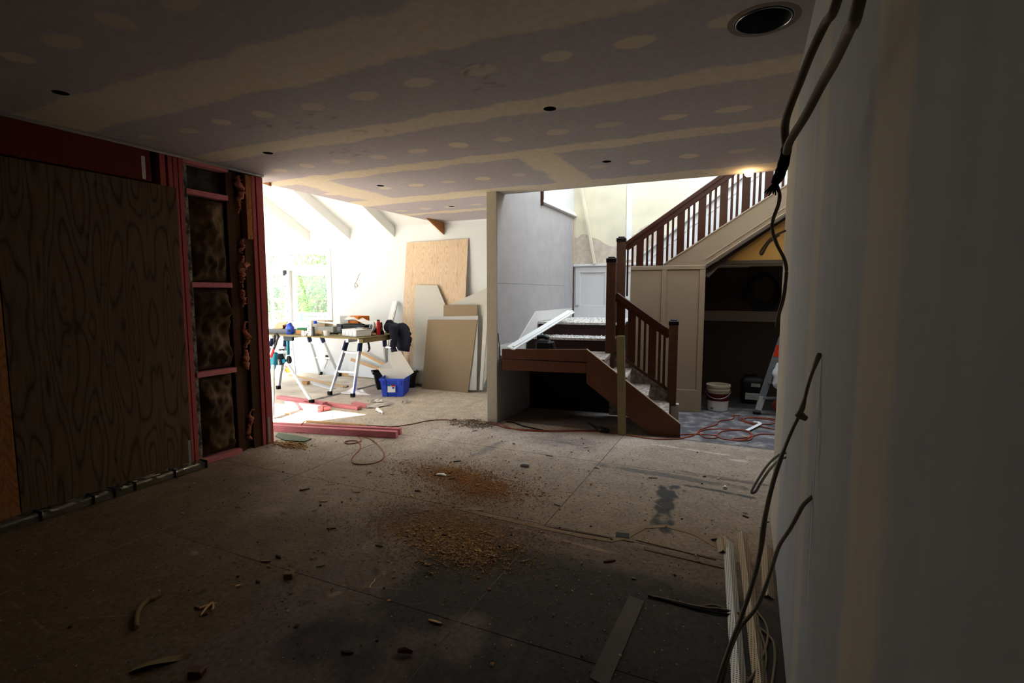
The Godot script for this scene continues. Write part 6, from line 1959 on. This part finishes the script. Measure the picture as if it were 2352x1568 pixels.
func litter() -> void:
	var sd1 := mat(Color(0.66, 0.45, 0.26), 0.95)
	var sd2 := mat(Color(0.70, 0.55, 0.38), 0.95)
	var dk := mat(Color(0.22, 0.17, 0.13), 0.95)
	var pale := mat(Color(0.66, 0.61, 0.54), 0.95)
	stuff("sawdust", "orange-brown sawdust and chips in the farther floor patch", "sawdust", sd1, 7000, 71, Vector2(0.004, 0.011), func():
		var k := rng.randf()
		return gauss(-2.35, -3.93, 0.30, 0.13) if k < 0.5 else gauss(-1.98, -3.72, 0.24, 0.13) if k < 0.85 else gauss(-2.2, -3.8, 0.5, 0.35))
	stuff("sawdust", "paler sawdust and wood crumbs in the nearer floor patch", "sawdust", sd2, 8000, 72, Vector2(0.004, 0.011), func():
		var k := rng.randf()
		return gauss(-1.80, -2.98, 0.34, 0.17) if k < 0.5 else gauss(-1.62, -2.75, 0.26, 0.16) if k < 0.8 else gauss(-1.8, -2.8, 0.6, 0.4))
	stuff("floor_crumbs", "dark crumbs of debris scattered over the whole dusty floor", "debris", dk, 2200, 73, Vector2(0.003, 0.009), func():
		return gauss(-2.0, -3.4, 1.2, 1.0) if rng.randf() < 0.6 else Vector3(rng.randf_range(-4.5, 0.1), 0.001, rng.randf_range(-5.8, -1.2)))
	stuff("floor_crumbs", "pale crumbs of plaster scattered over the dusty floor", "debris", pale, 1500, 74, Vector2(0.003, 0.009), func():
		return Vector3(rng.randf_range(-4.5, 0.15), 0.001, rng.randf_range(-5.6, -1.0)))
	stuff("plaster_rubble", "heap of grey plaster rubble on floor at the cream wall end", "rubble", pale, 900, 75, Vector2(0.008, 0.03), func(): return gauss(-3.12, -5.62, 0.13, 0.08, 0.05))
	stuff("wood_shavings", "pinkish shavings on the floor by the stud wall's end", "shavings", sd2, 420, 76, Vector2(0.008, 0.022), func(): return gauss(-4.45, -3.98, 0.12, 0.05, 0.012))
	# larger bits, one by one
	rng.seed = 80
	var mats := [M.pine, M.old_timber, M.prop, M.fibre, dk]
	var kinds := []
	for k in 6:
		kinds.append(chip_mesh(Vector3(0.032 + 0.009 * k, 0.007, 0.017), 200 + k))
	var spots := [Vector3(-2.555, 0, -1.874), Vector3(-2.492, 0, -1.951), Vector3(-2.421, 0, -2.122), Vector3(-2.643, 0, -2.13), Vector3(-2.613, 0, -2.202), Vector3(-2.535, 0, -1.682), Vector3(-2.481, 0, -1.625), Vector3(-2.577, 0, -1.651), Vector3(-2.299, 0, -2.231), Vector3(-2.133, 0, -2.574), Vector3(-2.997, 0, -2.977), Vector3(-3.329, 0, -3.095), Vector3(-3.111, 0, -3.659), Vector3(-2.892, 0, -3.696), Vector3(-2.454, 0, -3.463), Vector3(-2.428, 0, -3.353), Vector3(-2.33, 0, -3.831), Vector3(-1.776, 0, -4.801), Vector3(-1.611, 0, -5.002), Vector3(-2.274, 0, -5.022), Vector3(-1.523, 0, -5.225), Vector3(-2.921, 0, -5.314), Vector3(-2.045, 0, -3.79), Vector3(-0.714, 0, -4.594), Vector3(-0.299, 0, -4.82), Vector3(-0.182, 0, -4.813), Vector3(0.041, 0, -4.059), Vector3(-1.244, 0, -4.642), Vector3(-1.294, 0, -3.682), Vector3(-2.538, 0, -4.259), Vector3(-2.703, 0, -3.975), Vector3(-1.826, 0, -2.881), Vector3(-1.598, 0, -3.02), Vector3(-1.191, 0, -2.794), Vector3(-1.61, 0, -1.712), Vector3(-1.367, 0, -2.065), Vector3(-1.976, 0, -1.749), Vector3(-3.528, 0, -2.616), Vector3(-3.793, 0, -2.365), Vector3(-2.6, 0, -2.635), Vector3(-2.897, 0, -3.24), Vector3(-0.716, 0, -3.011), Vector3(-0.542, 0, -2.877), Vector3(-0.228, 0, -3.234), Vector3(-0.147, 0, -3.58)]
	for i in spots.size():
		var o := MeshInstance3D.new()
		o.mesh = kinds[i % 6]
		o.set_surface_override_material(0, mats[i % 5])
		o.name = numbered("wood_chip")
		add_child(o, true)
		o.position = spots[i] + Vector3(0, 0.0015, 0)
		o.rotation.y = rng.randf_range(-0.9, 0.9) + 0.4
		var w0: String = ["tiny", "short", "slim", "stubby", "broad", "long"][i % 6]
		var w1: String = ["pale pine", "dark brown", "greyish", "tan fibrous", "blackish"][i % 5]
		var pz: Vector3 = spots[i]
		var w2 := "on bare boards before the staircase" if pz.x > -1.3 and pz.z < -3.4 else "by the torn strip near right wall" if pz.x > -1.1 else "beside the nearer sawdust patch" if pz.x > -2.6 and pz.z > -3.3 and pz.z < -2.2 else "beside the farther sawdust patch" if pz.x > -3.0 and pz.z < -3.3 else "on the floor before the stud wall" if pz.x < -2.6 else "on the darkest near floor"
		tag(o, "%s %s wood chip %s" % [w0, w1, w2], "wood chip", "splintered chips on the floor")
	# the ones that can be told apart
	var st := mb()
	solo_box("wood_block", "small squarish wood block with splinter in the middle of the floor", "offcut", Vector3(-2.373, 0, -2.066), Vector3(0.055, 0.03, 0.045), M.prop, 0.5)
	solo_box("wood_block", "reddish wood block at the bottom edge of the floor", "offcut", Vector3(-2.11, 0, -1.334), Vector3(0.06, 0.03, 0.045), M.stain_h, 0.4)
	at(Vector3(-1.373, 0, -1.82))
	st = mb()
	limb(st, [org + Vector3(-0.03, 0.012, 0.01), org + Vector3(0, 0.02, 0), org + Vector3(0.035, 0.01, -0.012)], [0.010, 0.018, 0.008], [0.006, 0.011, 0.006], 9, 0.3)
	tag(obj("debris_lump", st, M.old_timber), "ragged orange-brown lump lying on dark floor", "debris")
	at(Vector3(-2.799, 0, -1.488))
	st = mb()
	tube(st, [Vector3(-2.677, 0.012, -1.41), Vector3(-2.767, 0.012, -1.463), Vector3(-2.829, 0.012, -1.515), Vector3(-2.861, 0.012, -1.572), Vector3(-2.852, 0.012, -1.594), Vector3(-2.859, 0.012, -1.635)], 0.012, 7)
	tag(obj("peeled_strip", st, M.prop), "curved pale peeled strip on floor at lower left", "strip")
	at(Vector3(-2.335, 0, -1.319))
	st = mb()
	var s0 := Vector3(-2.398, 0, -1.232)
	var s1 := Vector3(-2.255, 0, -1.402)
	sheet(st, func(u, v): return s0.lerp(s1, u) + Vector3(0.015, 0, 0.03) * (v - 0.5) * sin(PI * (0.15 + 0.8 * u)) * 2.0 + Vector3(0, 0.003 + 0.018 * sin(u * 4.0) * v, 0), 16, 4, 0.002)
	tag(obj("bark_strip", st, M.prop), "long tapering pale wood strip on floor at lower left", "strip")
	at(Vector3(-2.538, 0, -1.689))
	st = mb()
	tube(st, [Vector3(-2.486, 0.008, -1.61), Vector3(-2.511, 0.008, -1.647), Vector3(-2.529, 0.008, -1.688), Vector3(-2.531, 0.008, -1.704), Vector3(-2.491, 0.008, -1.68), Vector3(-2.478, 0.008, -1.662)], 0.006, 6)
	tag(obj("wood_curl", st, M.pine), "thin curled wood shaving on floor right of the peeled strip", "shaving")
	at(Vector3(-1.887, 0, -2.213))
	st = mb()
	tube(st, [Vector3(-1.865, 0.006, -2.164), Vector3(-1.881, 0.006, -2.195), Vector3(-1.885, 0.006, -2.222), Vector3(-1.897, 0.006, -2.252)], 0.004, 6)
	tag(obj("wood_curl", st, M.pine), "tiny pale curl of shaving below the nearer sawdust", "shaving")
	at(Vector3(-1.881, 0, -4.405))
	st = mb()
	limb(st, [org + Vector3(-0.04, 0.012, 0), org + Vector3(0, 0.022, 0), org + Vector3(0.045, 0.015, -0.01)], [0.015, 0.03, 0.018], [0.01, 0.02, 0.012], 9, 0.25)
	tag(obj("plaster_lump", st, M.pale_grey), "pale lump of plaster on floor between sawdust and stairs", "debris")
	at(Vector3(-2.465, 0, -3.866))
	st = mb()
	limb(st, [org + Vector3(-0.05, 0.006, 0), org + Vector3(0, 0.012, 0), org + Vector3(0.05, 0.008, 0.01)], [0.015, 0.03, 0.012], [0.006, 0.010, 0.006], 9, 0.25)
	tag(obj("paper_scrap", st, M.white), "white paper scrap lying in the farther sawdust patch", "paper scrap")
	at(Vector3(-0.119, 0, -4.594))
	st = mb()
	limb(st, [org + Vector3(-0.016, 0.008, 0), org + Vector3(0, 0.016, 0), org + Vector3(0.018, 0.008, 0)], [0.008, 0.014, 0.008], [0.006, 0.012, 0.006], 7, 0.35)
	tag(obj("foil_scrap", st, M.alu), "tiny crumpled foil scrap on floor near the cable loop", "foil")
	solo_box("slate_piece", "dark flat square piece on torn floor covering", "tile piece", Vector3(-0.719, 0, -3.387), Vector3(0.09, 0.006, 0.07), mat(Color(0.22, 0.24, 0.25), 0.8), 0.2)
	solo_box("board_scrap", "flat tan board scrap at the left end of torn floor strip", "offcut", Vector3(-1.836, 0, -3.345), Vector3(0.13, 0.006, 0.06), M.fibre, 0.5)
	at(Vector3(-0.515, 0, -2.573))
	st = mb()
	var t0 := Vector3(-0.488, 0, -2.691)
	var t1 := Vector3(-0.516, 0, -2.014)
	sheet(st, func(u, v): return t0.lerp(t1, u) + Vector3(0.085, 0, 0.02) * (v - 0.5) + Vector3(0, 0.003 + 0.012 * maxf(0.0, sin(u * 17.0)) * (1.0 if u > 0.3 and u < 0.45 else 0.1), 0), 20, 4, 0.0015)
	tag(obj("tape_length", st, mat(Color(0.31, 0.285, 0.265), 0.7)), "wide strip of brown tape stuck on dark floor left of beads", "tape")

# ---------- outside ----------
func shrub(label: String, p: Vector3, r: Vector3, m: Material, sd: int, n := 700) -> void:
	var o := thing("shrub", label, "shrub", p)
	rng.seed = sd
	var st := mb()
	for k in n:
		var d := Vector3(rng.randfn(), rng.randfn(), rng.randfn()).normalized() * rng.randf_range(0.55, 1.0)
		var c := p + Vector3(0, r.y, 0) + d * r
		var a := Vector3(rng.randfn(), rng.randfn(), rng.randfn()).normalized()
		var b := a.cross(Vector3(0.3, 1, 0.2)).normalized()
		var s := rng.randf_range(0.06, 0.12)
		face(st, [c - a * s, c + b * s * 0.45, c + a * s, c - b * s * 0.45], d)
	obj("foliage", st, m, o)
	st = mb()
	for k in 4:
		tube(st, [p, p + Vector3(rng.randf_range(-0.2, 0.2), r.y * 0.7, rng.randf_range(-0.2, 0.2)), p + Vector3(rng.randf_range(-0.5, 0.5) * r.x, r.y * 1.3, rng.randf_range(-0.5, 0.5) * r.z)], 0.03, 6, 3)
	obj("stem", st, M.bark, o)

func garden() -> void:
	var g := struct("ground")
	box_part("ground_plane", Vector3(-45, -0.6, -45), Vector3(25, -0.35, 25), M.soil, g, 0)
	shrub("leafy green shrub outside, behind window's right sash", Vector3(-13.3, -0.35, -13.4), Vector3(0.9, 1.35, 0.8), M.leaf, 1, 1800)
	shrub("paler leafy shrub outside, right of the window's middle", Vector3(-15.7, -0.35, -14.8), Vector3(1.2, 1.6, 0.9), M.leaf2, 2, 2200)
	shrub("green shrub outside, seen between the ladder's rungs", Vector3(-15.6, -0.35, -12.6), Vector3(1.0, 1.5, 0.8), M.leaf, 3, 2000)
	shrub("tall tree crown outside, seen through window's top lights", Vector3(-20.6, -0.35, -20.5), Vector3(2.2, 2.3, 1.0), M.leaf2, 4, 3600)
	shrub("tall tree crown outside at the window's left top light", Vector3(-25.4, -0.35, -20.5), Vector3(2.3, 2.3, 1.0), M.leaf, 6, 3000)
	shrub("low grey-green plant outside by the teal garden bench", Vector3(-11.3, -0.35, -11.6), Vector3(0.5, 0.55, 0.4), M.leaf2, 5, 350)
	var o := thing("garden_bench", "pale teal garden bench outside the window's lower right", "bench", Vector3(-10.7, -0.35, -10.3))
	for k in 4:
		box_part("seat_slat", Vector3(-11.3, 0.62, -10.5 + k * 0.11), Vector3(-10.1, 0.65, -10.41 + k * 0.11), M.paint_teal, o)
	for k in 3:
		box_part("back_slat", Vector3(-11.3, 0.78 + k * 0.12, -10.56), Vector3(-10.1, 0.87 + k * 0.12, -10.53), M.paint_teal, o)
	for x in [-11.25, -10.2]:
		for z in [-10.52, -10.12]:
			box_part("leg", Vector3(x, -0.349, z), Vector3(x + 0.07, 0.66 if z > -10.3 else 1.1, z + 0.07), M.paint_teal, o)
	o = thing("garden_fence", "weathered board fence behind the garden shrubs", "fence", Vector3(-22, -0.35, -18.5))
	for k in 46:
		var st := mb()
		bb(st, Vector3(-30.0 + k * 0.32, -0.349, -18.5 - 0.02 * (k % 2)), Vector3(-29.72 + k * 0.32, 1.45 + 0.02 * (k % 3), -18.47 - 0.02 * (k % 2)))
		obj("board", st, M.prop, o)

const BULB := 0.12

func _ready() -> void:
	var cam := Camera3D.new()
	cam.name = "camera"
	cam.fov = rad_to_deg(2.0 * atan(784.0 / 1185.0))
	cam.near = 0.02
	cam.far = 200.0
	add_child(cam)
	cam.position = Vector3(0, 1.65, 0)
	cam.rotation = Vector3(-deg_to_rad(5.3993), deg_to_rad(24.5621), 0)
	cam.current = true
	var we := WorldEnvironment.new()
	var env := Environment.new()
	env.background_mode = Environment.BG_SKY
	var sky := Sky.new()
	var sm := ProceduralSkyMaterial.new()
	sm.sky_top_color = Color(0.62, 0.76, 0.95)
	sm.sky_horizon_color = Color(0.90, 0.93, 0.96)
	sm.ground_horizon_color = Color(0.80, 0.80, 0.78)
	sm.ground_bottom_color = Color(0.5, 0.48, 0.44)
	sm.energy_multiplier = 2.3
	sky.sky_material = sm
	env.sky = sky
	env.tonemap_mode = Environment.TONE_MAPPER_LINEAR
	env.tonemap_exposure = 1.6
	env.sdfgi_enabled = true
	env.ssao_enabled = true
	env.ssil_enabled = true
	we.environment = env
	add_child(we)
	var sun := DirectionalLight3D.new()
	sun.name = "sun"
	sun.light_color = Color(1.0, 0.96, 0.90)
	sun.light_energy = 11.5
	sun.light_angular_distance = 0.6
	sun.shadow_enabled = true
	add_child(sun)
	sun.look_at_from_position(Vector3.ZERO, Vector3(0.50, -0.55, -0.80))
	# daylight in the openings of the place: garden door, west window, stairwell skylight
	for a in [[Vector3(-8.41, 1.15, -2.04), Vector3.ZERO, Vector2(3.2, 2.2), 0.36], [Vector3(-10.38, 1.45, -5.1), Vector3(0, -PI / 2, 0), Vector2(4.1, 1.8), 0.26], [Vector3(-0.4, 5.57, -7.55), Vector3(-PI / 2, 0, 0), Vector2(2.8, 1.7), 2.5]]:
		var l := AreaLight3D.new()
		l.position = a[0]
		l.rotation = a[1]
		l.area_size = a[2]
		l.area_normalize_energy = false
		l.light_energy = a[3]
		l.light_color = Color(0.91, 0.96, 1.0)
		l.shadow_enabled = true
		l.area_range = 20.0
		l.name = numbered("daylight")
		add_child(l, true)
	make_materials()
	shell()
	staircase()
	trestles()
	table_things()
	saw_stand()
	step_ladder()
	crates()
	boards()
	floor_timber()
	cords()
	stair_things()
	cupboard_things()
	wall_cables()
	beads()
	left_pack()
	litter()
	garden()
